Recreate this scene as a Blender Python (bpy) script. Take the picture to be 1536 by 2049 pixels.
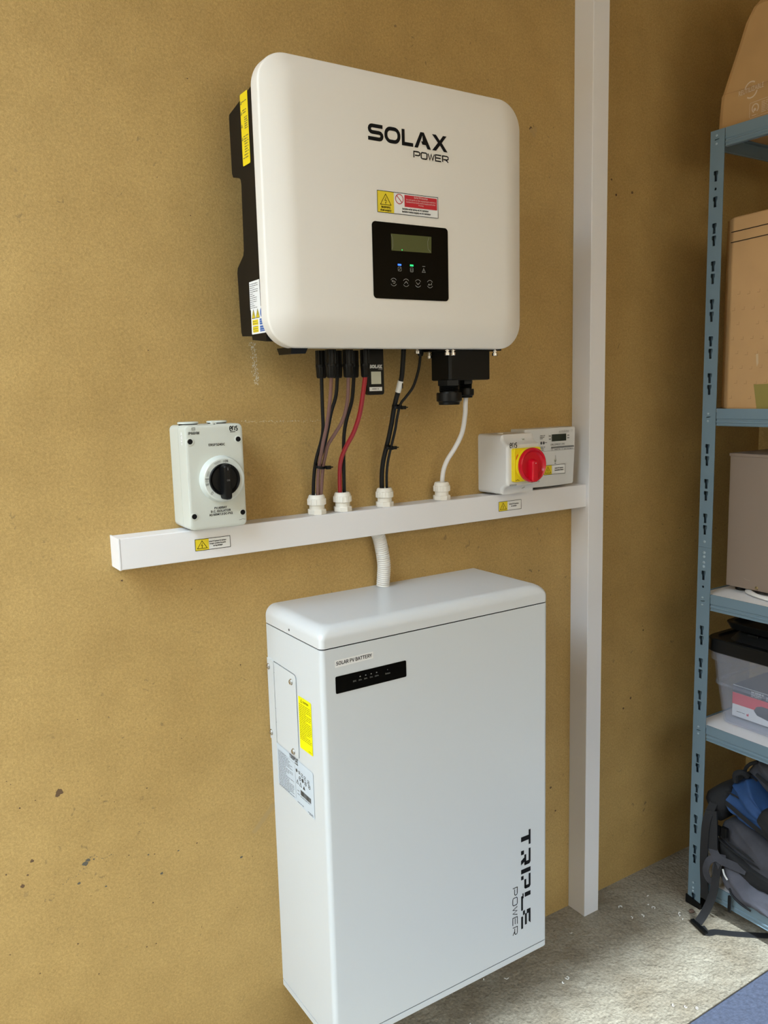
import bpy, bmesh, math, random
from mathutils import Vector, Matrix, noise
from mathutils.geometry import delaunay_2d_cdt
random.seed(7)
S = bpy.context.scene
COL = S.collection
for o in list(bpy.data.objects):
    bpy.data.objects.remove(o)

# ------------------------------------------------------------------ camera
cd = bpy.data.cameras.new('camera')
cd.sensor_fit = 'HORIZONTAL'; cd.sensor_width = 36.0; cd.lens = 1660.3 * 36 / 1536
cd.clip_start = 0.02
cam = bpy.data.objects.new('camera', cd); COL.objects.link(cam)
Fw = Vector((0.53568, 0.83173, -0.14586)); Rt = Vector((0.83839, -0.54446, -0.02560)); Up = Vector((0.10070, 0.10858, 0.98897))
M = Matrix((Rt, Up, -Fw)).transposed().to_4x4(); M.translation = Vector((-0.52713, -1.27706, 1.20187))
cam.matrix_world = M
S.camera = cam

# ------------------------------------------------------------------ sky and daylight
W = bpy.data.worlds.new('sky'); S.world = W; W.use_nodes = True
nt = W.node_tree; nt.nodes.clear()
wo = nt.nodes.new('ShaderNodeOutputWorld'); wb = nt.nodes.new('ShaderNodeBackground')
tc = nt.nodes.new('ShaderNodeTexCoord'); sx = nt.nodes.new('ShaderNodeSeparateXYZ'); rp = nt.nodes.new('ShaderNodeValToRGB')
rp.color_ramp.elements[0].position = 0.0; rp.color_ramp.elements[0].color = (0.72, 0.88, 1.0, 1)
rp.color_ramp.elements[1].position = 1.0; rp.color_ramp.elements[1].color = (0.66, 0.83, 1.0, 1)
nt.links.new(tc.outputs['Generated'], sx.inputs[0]); nt.links.new(sx.outputs['Z'], rp.inputs[0])
nt.links.new(rp.outputs[0], wb.inputs[0]); wb.inputs[1].default_value = 10.5
nt.links.new(wb.outputs[0], wo.inputs[0])

# openings: a door in the left wall by the back wall, and an added, unseen front window sized for the sun patch on the floor
DX, DY0, DY1, DZ = -0.86, -1.05, -0.06, 2.45
FX0, FX1, FY, FZ0, FZ = -0.84, 1.30, -2.40, 1.20, 2.14
def portal(name, mw, a, b):
    pl = bpy.data.lights.new(name, 'AREA'); pl.shape = 'RECTANGLE'; pl.size = a; pl.size_y = b; pl.cycles.is_portal = True
    po = bpy.data.objects.new(name, pl); COL.objects.link(po); po.matrix_world = mw
portal('side_door_daylight', Matrix(((0, 0, -1, DX), (-1, 0, 0, (DY0 + DY1) / 2), (0, 1, 0, DZ / 2), (0, 0, 0, 1))), DY1 - DY0, DZ)
portal('sun_patch_window_portal', Matrix(((1, 0, 0, (FX0 + FX1) / 2), (0, 0, -1, FY), (0, 1, 0, (FZ + FZ0) / 2), (0, 0, 0, 1))), FX1 - FX0, FZ - FZ0)
# hazy sun through the added front window
sl = bpy.data.lights.new('hazy_sun', 'SUN'); sl.energy = 7.0; sl.angle = math.radians(1.8); sl.color = (0.80, 0.93, 1.0)
so = bpy.data.objects.new('hazy_sun', sl); COL.objects.link(so)
so.rotation_mode = 'QUATERNION'; so.rotation_quaternion = Vector((0.20, 0.735, -0.675)).to_track_quat('-Z', 'Y')

S.view_settings.view_transform = 'Standard'; S.view_settings.look = 'None'
S.view_settings.gamma = 1.0; S.view_settings.use_curve_mapping = False
S.view_settings.exposure = 0.22

# ------------------------------------------------------------------ materials
MATS = {}
def mat(name, col, rough=0.5, metal=0.0, bump=0.0, bscale=200.0, var=0.0, vscale=8.0, spec=0.5, emit=None, estr=1.0, coat=0.0):
    if name in MATS: return MATS[name]
    m = bpy.data.materials.new(name); m.use_nodes = True
    n = m.node_tree.nodes; l = m.node_tree.links; b = n['Principled BSDF']
    b.inputs['Base Color'].default_value = (*col, 1); b.inputs['Roughness'].default_value = rough
    b.inputs['Metallic'].default_value = metal; b.inputs['Specular IOR Level'].default_value = spec
    b.inputs['Coat Weight'].default_value = coat
    if emit: b.inputs['Emission Color'].default_value = (*emit, 1); b.inputs['Emission Strength'].default_value = estr
    if bump or var:
        t = n.new('ShaderNodeTexCoord')
    if bump:
        nz = n.new('ShaderNodeTexNoise'); nz.inputs['Scale'].default_value = bscale; nz.inputs['Detail'].default_value = 3
        bp = n.new('ShaderNodeBump'); bp.inputs['Strength'].default_value = bump; bp.inputs['Distance'].default_value = 0.001
        l.new(t.outputs['Object'], nz.inputs['Vector']); l.new(nz.outputs['Fac'], bp.inputs['Height']); l.new(bp.outputs['Normal'], b.inputs['Normal'])
    if var:
        nz = n.new('ShaderNodeTexNoise'); nz.inputs['Scale'].default_value = vscale; nz.inputs['Detail'].default_value = 4
        rr = n.new('ShaderNodeValToRGB'); e = rr.color_ramp.elements
        e[0].position = 0.3; e[1].position = 0.7
        e[0].color = (*[max(0, c * (1 - var)) for c in col], 1); e[1].color = (*[min(1, c * (1 + var)) for c in col], 1)
        l.new(t.outputs['Object'], nz.inputs['Vector']); l.new(nz.outputs['Fac'], rr.inputs[0]); l.new(rr.outputs[0], b.inputs['Base Color'])
    MATS[name] = m
    return m

def mat_wall():
    m = bpy.data.materials.new('tan_render'); m.use_nodes = True
    n = m.node_tree.nodes; l = m.node_tree.links; b = n['Principled BSDF']
    b.inputs['Roughness'].default_value = 0.62; b.inputs['Specular IOR Level'].default_value = 0.3
    t = n.new('ShaderNodeTexCoord')
    def nz(scale, detail=4, dist=0.0):
        a = n.new('ShaderNodeTexNoise'); a.inputs['Scale'].default_value = scale; a.inputs['Detail'].default_value = detail
        a.inputs['Distortion'].default_value = dist
        l.new(t.outputs['Object'], a.inputs['Vector']); return a
    def ramp(src, p0, c0, p1, c1):
        r = n.new('ShaderNodeValToRGB'); e = r.color_ramp.elements
        e[0].position = p0; e[0].color = (*c0, 1); e[1].position = p1; e[1].color = (*c1, 1); l.new(src, r.inputs[0]); return r
    def mix(f, a, c, typ='MIX'):
        x = n.new('ShaderNodeMix'); x.data_type = 'RGBA'; x.blend_type = typ
        if isinstance(f, float): x.inputs[0].default_value = f
        else: l.new(f, x.inputs[0])
        l.new(a, x.inputs[6]); l.new(c, x.inputs[7]) if not isinstance(c, tuple) else setattr(x.inputs[7], 'default_value', (*c, 1)); return x
    base = ramp(nz(2.3).outputs['Fac'], 0.3, (0.47, 0.305, 0.110), 0.72, (0.53, 0.355, 0.136))
    mid = ramp(nz(14, 5).outputs['Fac'], 0.35, (0.93, 0.92, 0.90), 0.7, (1.03, 1.03, 1.02))
    c1 = mix(1.0, base.outputs[0], mid.outputs[0], 'MULTIPLY')
    grain = ramp(nz(640, 5, 1.2).outputs['Fac'], 0.36, (0.84, 0.83, 0.79), 0.62, (1.05, 1.05, 1.05))
    c2 = mix(1.0, c1.outputs[2], grain.outputs[0], 'MULTIPLY')
    grain2 = ramp(nz(260, 4, 0.5).outputs['Fac'], 0.34, (0.87, 0.86, 0.82), 0.66, (1.06, 1.06, 1.06))
    c2 = mix(1.0, c2.outputs[2], grain2.outputs[0], 'MULTIPLY')
    sp = nz(70, 2, 1.2); patch = nz(3.1, 3)
    r1 = ramp(sp.outputs['Fac'], 0.685, (0, 0, 0), 0.74, (1, 1, 1)); r2 = ramp(patch.outputs['Fac'], 0.45, (0, 0, 0), 0.65, (0.75, 0.75, 0.75))
    sm = mix(1.0, r1.outputs[0], r2.outputs[0], 'MULTIPLY')
    c3 = mix(sm.outputs[2], c2.outputs[2], (0.16, 0.11, 0.055))
    l.new(c3.outputs[2], b.inputs['Base Color'])
    b1 = n.new('ShaderNodeBump'); b1.inputs['Strength'].default_value = 0.5; b1.inputs['Distance'].default_value = 0.0008
    l.new(nz(420, 6, 1.0).outputs['Fac'], b1.inputs['Height'])
    b2 = n.new('ShaderNodeBump'); b2.inputs['Strength'].default_value = 0.4; b2.inputs['Distance'].default_value = 0.0025
    l.new(nz(28, 5, 0.6).outputs['Fac'], b2.inputs['Height']); l.new(b1.outputs[0], b2.inputs['Normal'])
    b3 = n.new('ShaderNodeBump'); b3.inputs['Strength'].default_value = 0.4; b3.inputs['Distance'].default_value = 0.008
    l.new(nz(3.5, 3).outputs['Fac'], b3.inputs['Height']); l.new(b2.outputs[0], b3.inputs['Normal'])
    l.new(b3.outputs[0], b.inputs['Normal'])
    return m

def mat_floor():
    m = bpy.data.materials.new('rough_concrete'); m.use_nodes = True
    n = m.node_tree.nodes; l = m.node_tree.links; b = n['Principled BSDF']
    b.inputs['Roughness'].default_value = 0.85; b.inputs['Specular IOR Level'].default_value = 0.25
    t = n.new('ShaderNodeTexCoord')
    def nz(scale, detail=5, dist=0.0):
        a = n.new('ShaderNodeTexNoise'); a.inputs['Scale'].default_value = scale; a.inputs['Detail'].default_value = detail
        a.inputs['Distortion'].default_value = dist
        l.new(t.outputs['Object'], a.inputs['Vector']); return a
    r = n.new('ShaderNodeValToRGB'); e = r.color_ramp.elements
    e[0].position = 0.3; e[0].color = (0.26, 0.215, 0.155, 1); e[1].position = 0.7; e[1].color = (0.38, 0.34, 0.27, 1)
    l.new(nz(9).outputs['Fac'], r.inputs[0])
    r2 = n.new('ShaderNodeValToRGB'); e = r2.color_ramp.elements
    e[0].position = 0.3; e[0].color = (0.72, 0.71, 0.70, 1); e[1].position = 0.62; e[1].color = (1.06, 1.06, 1.05, 1)
    l.new(nz(160, 3, 0.3).outputs['Fac'], r2.inputs[0])
    x = n.new('ShaderNodeMix'); x.data_type = 'RGBA'; x.blend_type = 'MULTIPLY'; x.inputs[0].default_value = 1
    l.new(r.outputs[0], x.inputs[6]); l.new(r2.outputs[0], x.inputs[7]); l.new(x.outputs[2], b.inputs['Base Color'])
    b1 = n.new('ShaderNodeBump'); b1.inputs['Strength'].default_value = 0.7; b1.inputs['Distance'].default_value = 0.004
    l.new(nz(150, 6, 0.15).outputs['Fac'], b1.inputs['Height'])
    b2 = n.new('ShaderNodeBump'); b2.inputs['Strength'].default_value = 0.6; b2.inputs['Distance'].default_value = 0.012
    l.new(nz(34, 5, 0.2).outputs['Fac'], b2.inputs['Height']); l.new(b1.outputs[0], b2.inputs['Normal'])
    l.new(b2.outputs[0], b.inputs['Normal'])
    return m

def mat_clear(name, col, fac):
    m = bpy.data.materials.new(name); m.use_nodes = True
    n = m.node_tree.nodes; l = m.node_tree.links; b = n['Principled BSDF']
    b.inputs['Base Color'].default_value = (*col, 1); b.inputs['Roughness'].default_value = 0.22
    tr = n.new('ShaderNodeBsdfTransparent'); tr.inputs[0].default_value = (0.93, 0.94, 0.96, 1)
    x = n.new('ShaderNodeMixShader'); x.inputs[0].default_value = fac
    l.new(tr.outputs[0], x.inputs[1]); l.new(b.outputs[0], x.inputs[2]); l.new(x.outputs[0], n['Material Output'].inputs[0])
    return m

WALL = mat_wall(); CONC = mat_floor()
INV_W = mat('cover_warm_white', (0.79, 0.75, 0.69), 0.34, bump=0.03, bscale=900)
BAT_W = mat('powder_coat_white', (0.64, 0.67, 0.69), 0.36, bump=0.04, bscale=900)
BAT_T = mat('cap_satin_white', (0.67, 0.69, 0.705), 0.30)
PVC = mat('trunking_white_plastic', (0.80, 0.785, 0.79), 0.38, bump=0.02, bscale=60)
PVC_C = mat('conduit_white_plastic', (0.80, 0.78, 0.75), 0.42)
GLAND = mat('gland_ivory_nylon', (0.82, 0.78, 0.70), 0.38)
BLACK_C = mat('black_casting', (0.008, 0.006, 0.004), 0.55, spec=0.2)
BLACK_P = mat('black_plastic', (0.005, 0.005, 0.005), 0.38, spec=0.22)
BLACK_G = mat('black_gloss_panel', (0.002, 0.002, 0.002), 0.04, spec=0.14)
BLACK_R = mat('black_rubber_sheath', (0.007, 0.007, 0.007), 0.45, spec=0.3)
BROWN_R = mat('brown_sheath', (0.17, 0.085, 0.07), 0.45)
RED_R = mat('red_sheath', (0.33, 0.015, 0.022), 0.38)
WHITE_R = mat('white_sheath', (0.80, 0.77, 0.74), 0.4)
STEEL = mat('bright_steel', (0.62, 0.60, 0.57), 0.25, metal=1.0)
BRASS = mat('brass_screw', (0.45, 0.36, 0.2), 0.3, metal=1.0)
ISO_G = mat('isolator_grey_plastic', (0.60, 0.62, 0.565), 0.30)
ISO_L = mat('dial_pale_plastic', (0.62, 0.65, 0.61), 0.32)
ISO_W = mat('isolator_light_grey', (0.70, 0.69, 0.675), 0.32)
MET_W = mat('meter_white_plastic', (0.70, 0.70, 0.69), 0.34)
YEL = mat('safety_yellow', (0.86, 0.66, 0.01), 0.4)
YEL_L = mat('label_yellow', (0.92, 0.86, 0.0), 0.45)
YEL_S = mat('sticker_yellow', (0.80, 0.62, 0.02), 0.45)
RED = mat('safety_red', (0.62, 0.004, 0.02), 0.26)
RED_S = mat('sticker_red', (0.55, 0.012, 0.025), 0.45)
BLU_S = mat('sticker_blue', (0.03, 0.12, 0.42), 0.45)
ORA = mat('orange_clip', (0.75, 0.16, 0.02), 0.4)
PAPER = mat('sticker_white', (0.82, 0.82, 0.81), 0.5)
SILVER_S = mat('sticker_silver_blue', (0.60, 0.68, 0.76), 0.4)
INK = mat('black_ink', (0.004, 0.004, 0.005), 0.5, spec=0.15)
INK_G = mat('grey_ink', (0.07, 0.07, 0.07), 0.5, spec=0.2)
INK_W = mat('white_ink', (0.62, 0.62, 0.60), 0.5)
ICON = mat('panel_icon_grey', (0.26, 0.26, 0.25), 0.5)
LCD = mat('lcd_green_grey', (0.085, 0.095, 0.035), 0.12)
LCD_D = mat('lcd_dark', (0.035, 0.045, 0.035), 0.15)
LED_B = mat('led_blue', (0.02, 0.1, 0.8), 0.4, emit=(0.03, 0.16, 1.0), estr=1.6)
LED_G = mat('led_green', (0.02, 0.8, 0.2), 0.4, emit=(0.02, 0.9, 0.22), estr=0.9)
RACK = mat('rack_blue_grey_paint', (0.155, 0.225, 0.275), 0.38, spec=0.4)
BOARD = mat('white_shelf_board', (0.86, 0.85, 0.85), 0.5)
KRAFT = mat('kraft_paper', (0.46, 0.27, 0.105), 0.7, bump=0.12, bscale=40, var=0.06, vscale=12)
CARD = mat('corrugated_card', (0.52, 0.31, 0.135), 0.7, bump=0.08, bscale=70, var=0.08, vscale=9)
TAPE = mat('olive_tape', (0.27, 0.22, 0.06), 0.35)
TAUPE = mat('taupe_painted_metal', (0.26, 0.195, 0.15), 0.42, bump=0.03, bscale=400)
LID = mat('tote_black_lid', (0.007, 0.007, 0.007), 0.28, spec=0.35)
CLEAR = mat_clear('tote_frosted_plastic', (0.78, 0.82, 0.95), 0.12)
NAVY = mat('carton_navy', (0.02, 0.026, 0.045), 0.4)
CRED = mat('carton_red', (0.78, 0.03, 0.06), 0.4)
CWHT = mat('carton_white', (0.88, 0.88, 0.88), 0.4)
CLOTH_G = mat('charcoal_cloth', (0.050, 0.050, 0.060), 0.9, bump=0.5, bscale=500, var=0.2, vscale=30)
CLOTH_M = mat('grey_cloth', (0.085, 0.085, 0.105), 0.9, bump=0.5, bscale=500, var=0.2, vscale=25)
CLOTH_B = mat('blue_cloth', (0.018, 0.062, 0.18), 0.8, bump=0.4, bscale=500, var=0.25, vscale=20)
CLOTH_K = mat('black_cloth', (0.012, 0.012, 0.013), 0.9, bump=0.5, bscale=500)
WEB = mat('black_webbing', (0.012, 0.012, 0.014), 0.75, bump=0.6, bscale=800)
RUG = mat('blue_grey_rug_pile', (0.075, 0.088, 0.135), 0.95, bump=1.0, bscale=260, var=0.22, vscale=120)
CHALK = mat('white_chalk', (0.64, 0.56, 0.40), 0.9)
DIRT = mat('brown_dirt', (0.13, 0.075, 0.035), 0.9)
DIRT2 = mat('grey_dirt', (0.11, 0.10, 0.075), 0.9)
SCUFF = mat('brown_scuff', (0.41, 0.275, 0.11), 0.8)
SHAVE = mat('white_shaving', (0.86, 0.85, 0.82), 0.4)
LEAF = mat('dry_brown_bits', (0.16, 0.10, 0.075), 0.8)
CEIL = mat('plasterboard', (0.80, 0.68, 0.53), 0.8)
DRIVE = mat('driveway_paving', (0.16, 0.16, 0.16), 0.85, var=0.12, vscale=3)

# ------------------------------------------------------------------ mesh building
class MB:
    def __init__(s): s.v = []; s.f = []
    def add(s, vs, fs):
        b = len(s.v); s.v += [Vector(p) for p in vs]; s.f += [tuple(i + b for i in f) for f in fs]; return s
    def bm(s, bm):
        bm.verts.ensure_lookup_table(); bm.verts.index_update()
        s.add([v.co.copy() for v in bm.verts], [[v.index for v in f.verts] for f in bm.faces]); bm.free(); return s
    def box(s, x0, x1, y0, y1, z0, z1, r=0.0, seg=2):
        bm = bmesh.new(); bmesh.ops.create_cube(bm, size=1)
        for v in bm.verts:
            v.co = Vector((x0 + (v.co.x + .5) * (x1 - x0), y0 + (v.co.y + .5) * (y1 - y0), z0 + (v.co.z + .5) * (z1 - z0)))
        if r: bmesh.ops.bevel(bm, geom=bm.edges[:], offset=r, segments=seg, profile=0.5, affect='EDGES')
        return s.bm(bm)
    def loft(s, loops, cap0=True, cap1=True, closed=True):
        n = len(loops[0]); vs = [p for L in loops for p in L]; fs = []
        for i in range(len(loops) - 1):
            for j in range(n if closed else n - 1):
                k = (j + 1) % n
                fs.append((i * n + j, i * n + k, (i + 1) * n + k, (i + 1) * n + j))
        if cap0: fs.append(tuple(range(n - 1, -1, -1)))
        if cap1: fs.append(tuple((len(loops) - 1) * n + j for j in range(n)))
        return s.add(vs, fs)
    def tube(s, path, r, n=10, up=None, flat=None):
        P = [Vector(p) for p in path]; loops = []
        T = [((P[min(i + 1, len(P) - 1)] - P[max(i - 1, 0)]).normalized()) for i in range(len(P))]
        a = Vector(up) if up else (Vector((0, 1, 0)) if abs(T[0].y) < .8 else Vector((1, 0, 0)))
        for i, p in enumerate(P):
            b = T[i].cross(a).normalized(); a = b.cross(T[i]).normalized()
            rr = r[i] if isinstance(r, (list, tuple)) else r
            ra, rb = (rr, rr) if flat is None else flat
            loops.append([p + b * (rb * math.cos(2 * math.pi * k / n)) + a * (ra * math.sin(2 * math.pi * k / n)) for k in range(n)])
        return s.loft(loops)
    def lathe(s, o, ax, prof, n=24, poly=None):
        o = Vector(o); ax = Vector(ax).normalized(); b = ax.orthogonal().normalized(); c = ax.cross(b)
        loops = []
        for q in prof:
            r, h = q[0], q[1]; ridge = q[2] if len(q) > 2 else 0
            loops.append([o + ax * h + (b * math.cos(2 * math.pi * k / n) + c * math.sin(2 * math.pi * k / n)) * (r * (1 + (ridge if (k // 2) % 2 else 0))) for k in range(n)])
        return s.loft(loops)
    def build(s, name, m, parent=None, org=None, sharp=32, wn=True):
        me = bpy.data.meshes.new(name)
        o0 = Vector(org) if org is not None else (Vector(parent['_o']) if parent is not None and '_o' in parent else Vector((0, 0, 0)))
        me.from_pydata([tuple(v - o0) for v in s.v], [], s.f); me.validate(); me.update()
        b = bmesh.new(); b.from_mesh(me); bmesh.ops.recalc_face_normals(b, faces=b.faces[:]) if wn else None
        b.to_mesh(me); b.free()
        me.materials.append(m)
        for p in me.polygons: p.use_smooth = True
        me.set_sharp_from_angle(angle=math.radians(sharp))
        ob = bpy.data.objects.new(name, me); COL.objects.link(ob)
        if parent is not None: ob.parent = parent; ob['_o'] = tuple(o0)
        elif org is not None: ob.location = o0; ob['_o'] = tuple(o0)
        else: ob['_o'] = (0, 0, 0)
        if wn:
            w = ob.modifiers.new('weighted_normals', 'WEIGHTED_NORMAL'); w.keep_sharp = True; w.weight = 60
        return ob

class Fr:   # a flat frame: origin, right, up, normal
    def __init__(s, o, r, u): s.o = Vector(o); s.r = Vector(r); s.u = Vector(u); s.n = s.r.cross(s.u)
    def p(s, x, y, w=0.0): return s.o + s.r * x + s.u * y + s.n * w
def front(y): return Fr((0, y, 0), (1, 0, 0), (0, 0, 1))          # faces -y, coordinates x, z
def left(x): return Fr((x, 0, 0), (0, -1, 0), (0, 0, 1))           # faces -x, coordinates -y, z
def topf(z): return Fr((0, 0, z), (0, -1, 0), (1, 0, 0))           # faces up, read from the left side

def rrect(x0, x1, y0, y1, r, seg=5):
    pts = []
    for cx, cy, a in ((x1 - r, y1 - r, 0), (x0 + r, y1 - r, 90), (x0 + r, y0 + r, 180), (x1 - r, y0 + r, 270)):
        for k in range(seg + 1):
            t = math.radians(a + 90 * k / seg); pts.append((cx + r * math.cos(t), cy + r * math.sin(t)))
    return pts
def circ(x, y, r, n=24, ry=None): return [(x + r * math.cos(2 * math.pi * k / n), y + (ry or r) * math.sin(2 * math.pi * k / n)) for k in range(n)]
def prism(mb, fr, pts, w0, w1): return mb.loft([[fr.p(x, y, w0) for x, y in pts], [fr.p(x, y, w1) for x, y in pts]])
def flat(mb, fr, pts, w): return mb.add([fr.p(x, y, w) for x, y in pts], [tuple(range(len(pts)))])
def rect(mb, fr, x0, x1, y0, y1, w): return flat(mb, fr, [(x0, y0), (x1, y0), (x1, y1), (x0, y1)], w)
def stroke(mb, fr, pts, wd, w, closed=False, soft=False):
    P = [Vector((a, b)) for a, b in pts]; n = len(P); L = []; Rr = []
    for i in range(n):
        if closed: d0 = (P[i] - P[i - 1]).normalized(); d1 = (P[(i + 1) % n] - P[i]).normalized()
        else:
            d1 = (P[min(i + 1, n - 1)] - P[min(i, n - 2)]).normalized(); d0 = (P[max(i, 1)] - P[max(i - 1, 0)]).normalized()
        a = Vector((-d0.y, d0.x)); b = Vector((-d1.y, d1.x)); m = (a + b)
        m = m / max(m.length_squared / 2, 0.35) if m.length > 1e-6 else a
        L.append(P[i] + m * wd / 2); Rr.append(P[i] - m * wd / 2)
    vs = [fr.p(q.x, q.y, w) for q in L] + [fr.p(q.x, q.y, w) for q in Rr]
    mb.add(vs, [(i, (i + 1) % n, n + (i + 1) % n, n + i) for i in range(n if closed else n - 1)])
    return mb
_tc = {}
FONT = None
try:      # the sans face that ships with Blender; the built-in one does if it is missing
    import os
    FONT = bpy.data.fonts.load(os.path.join(bpy.utils.resource_path('LOCAL'), 'datafiles', 'fonts', 'Noto Sans CJK Regular.woff2'))
except Exception: FONT = None
def text2d(s, bold=0.0, plain=False):
    k = (s, bold, plain)
    if k in _tc: return _tc[k]
    c = bpy.data.curves.new('t', 'FONT'); c.body = s; c.resolution_u = 2; c.offset = bold; c.size = 1
    if FONT and not plain: c.font = FONT
    o = bpy.data.objects.new('t', c); COL.objects.link(o)
    dg = bpy.context.evaluated_depsgraph_get(); me = bpy.data.meshes.new_from_object(o.evaluated_get(dg))
    vs = [(v.co.x, v.co.y) for v in me.vertices]; fs = [tuple(p.vertices) for p in me.polygons]
    bpy.data.objects.remove(o); bpy.data.curves.remove(c); bpy.data.meshes.remove(me)
    _tc[k] = (vs, fs); return _tc[k]
def text(mb, fr, s, x, y, h, w=0.0004, width=None, align='L', bold=0.012, plain=False):
    """h is the capital height; x, y the baseline start, centre or end"""
    vs, fs = text2d(s, bold, plain)
    if not vs: return mb
    hv = text2d('H', 0, plain)[0]; k = h / (max(v[1] for v in hv) - min(v[1] for v in hv)); x0 = min(v[0] for v in vs); x1 = max(v[0] for v in vs); kx = width / (x1 - x0) if width else k
    off = {'L': -x0 * kx, 'C': -(x0 + x1) / 2 * kx, 'R': -x1 * kx}[align]
    return mb.add([fr.p(x + off + a * kx, y + b * k, w) for a, b in vs], fs)
def greek(mb, fr, x0, x1, y, h, w=0.0005, fill=0.95):
    """a line of print too small to read: one short bar for each word"""
    x = x0; end = x0 + (x1 - x0) * fill
    while x < end:
        l = h * random.uniform(2, 6); rect(mb, fr, x, min(x + l, end), y, y + h * .55, w); x += l + h * .8
    return mb

def empty(name, loc, label, cat, group=None):
    o = bpy.data.objects.new(name, None); COL.objects.link(o); o.location = loc; o.empty_display_size = .03
    o['_o'] = tuple(loc); tag(o, label, cat, group); return o
def tag(o, label=None, cat=None, group=None, kind=None):
    if label: o['label'] = label
    if cat: o['category'] = cat
    if group: o['group'] = group
    if kind: o['kind'] = kind
    return o
def struct(name, mb, m): o = mb.build(name, m); o['kind'] = 'structure'; return o

def spline(pts, n=8):
    P = [Vector(p) for p in pts]; out = []
    for i in range(len(P) - 1):
        p0 = P[i - 1] if i else P[0] * 2 - P[1]; p1 = P[i]; p2 = P[i + 1]; p3 = P[i + 2] if i + 2 < len(P) else P[-1] * 2 - P[-2]
        for k in range(n):
            t = k / n
            out.append(0.5 * ((2 * p1) + (p2 - p0) * t + (2 * p0 - 5 * p1 + 4 * p2 - p3) * t * t + (3 * p1 - p0 - 3 * p2 + p3) * t ** 3))
    return out + [P[-1]]

# ------------------------------------------------------------------ the room
RX, LX, CZ = 1.452, DX, 2.75
wall = struct('wall_back', MB().box(LX - .15, RX + .15, 0, .15, -.1, CZ + .1), WALL)
struct('wall_right', MB().box(RX, RX + .15, FY - .15, 0, -.1, CZ + .1), WALL)
struct('wall_front', MB().box(LX - .15, FX0, FY - .15, FY, -.1, CZ + .1).box(FX1, RX, FY - .15, FY, -.1, CZ + .1).box(FX0, FX1, FY - .15, FY, FZ, CZ + .1).box(FX0, FX1, FY - .15, FY, -.1, FZ0), CEIL)
lw = MB().box(LX - .15, LX, DY1, 0, -.1, CZ + .1).box(LX - .15, LX, FY, DY0, -.1, CZ + .1).box(LX - .15, LX, DY0, DY1, DZ, CZ + .1)
struct('wall_left', lw, WALL)
struct('ceiling', MB().box(LX, RX, FY, 0, CZ, CZ + .1), CEIL)
struct('floor', MB().box(LX - .15, RX, FY, 0, -.1, 0), CONC)
struct('driveway', MB().box(-30, LX - .15, -16, 14, -.2, -.02).box(LX - .15, 14, -16, FY - .15, -.2, -.02), DRIVE)

# unseen walls outside, added to block low sky and bounce warm light
struct('sky_blocking_wall', MB().box(-6.4, -5.2, -12, 10, -.2, 4.0).box(-5.2, 12, -9.0, -8.0, -.2, 5.2), mat('warm_bounce_brick', (0.44, 0.34, 0.24), 0.9, var=0.1, vscale=4))

# marks on the wall
def blot(mb, x, z, r, sq=1.0, n=14, w=0.0003):
    fr = front(0); ph = random.random() * 9
    pts = []
    for k in range(n):
        a = 2 * math.pi * k / n; q = r * (0.55 + 0.6 * abs(noise.noise(Vector((math.cos(a) * 1.7 + ph, math.sin(a) * 1.7, ph)))) + .25 * random.random())
        pts.append((x + q * math.cos(a), z + q * sq * math.sin(a)))
    w += .000004 * len(mb.f); flat(mb, fr, pts, w)
mb = MB()
for t in range(150):      # dashed vertical chalk line below the black casing, and level chalk lines behind the cables
    z = random.uniform(1.216, 1.284); x = .048 + (1.284 - z) * .06 + random.gauss(0, .0028); blot(mb, x, z, random.uniform(.0004, .0013), 1.6, 6)
for t in range(110):
    x = random.uniform(.02, .168); z = 1.1558 - (x - .02) * .03 + random.gauss(0, .0012); blot(mb, x, z, random.uniform(.0004, .0012), .7, 6)
for t in range(60):
    x = random.uniform(.17, .41); z = 1.153 + max(0, x - .34) * .12 + random.gauss(0, .0015); blot(mb, x, z, random.uniform(.0004, .001), .7, 6)
o = mb.build('chalk_mark', CHALK, wall, wn=False); o['kind'] = 'stuff'
mb = MB()
for x, z, r in ((-.307, .607, .0065), (-.3095, .603, .004), (-.354, .51, .0035), (-.37, .475, .004), (-.362, .49, .002), (.345, 1.93, .003), (-.42, .62, .003), (.905, 1.60, .004), (.89, 1.63, .003),
                (.98, .46, .004), (.955, .44, .0035), (1.02, .62, .003), (.66, 1.7, .005), (-.19, .92, .002), (.665, .36, .003), (.72, .31, .0035), (.735, .25, .003), (.955, 1.61, .004)):
    blot(mb, x, z, r, 0.9)
for k in range(170):
    x = random.uniform(-.42, .02) if random.random() < .6 else random.uniform(.53, 1.4)
    z = random.uniform(.25, .75) if random.random() < .75 else random.uniform(.75, 1.9)
    blot(mb, x, z, random.choice((.0004, .0006, .0008, .0011, .0016)), random.uniform(.4, 1.2), 6)
o = mb.build('dirt_spot', DIRT, wall, wn=False); o['kind'] = 'stuff'
mb = MB()
for x, z, r in ((-.2786, .479, .0055), (-.274, .4835, .004), (-.29, .45, .003), (-.265, .482, .002), (-.16, .42, .003), (-.13, .45, .002), (-.02, .40, .003), (-.18, .46, .002), (-.25, .43, .002)):
    blot(mb, x, z, r, 0.8)
for k in range(26):
    t = k / 26; blot(mb, -.274 + t * .042 + random.gauss(0, .0012), .486 - .010 * t + .003 * math.sin(t * 9) + random.gauss(0, .0008), random.uniform(.0003, .0011), .8, 6)
for k in range(18):
    t = k / 18; blot(mb, -.279 - t * .035 + random.gauss(0, .001), .470 - .012 * t + .002 * math.sin(t * 11), random.uniform(.0003, .0010), .7, 6)
o = mb.build('dark_scrape', DIRT2, wall, wn=False); o['kind'] = 'stuff'
mb = MB()
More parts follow.
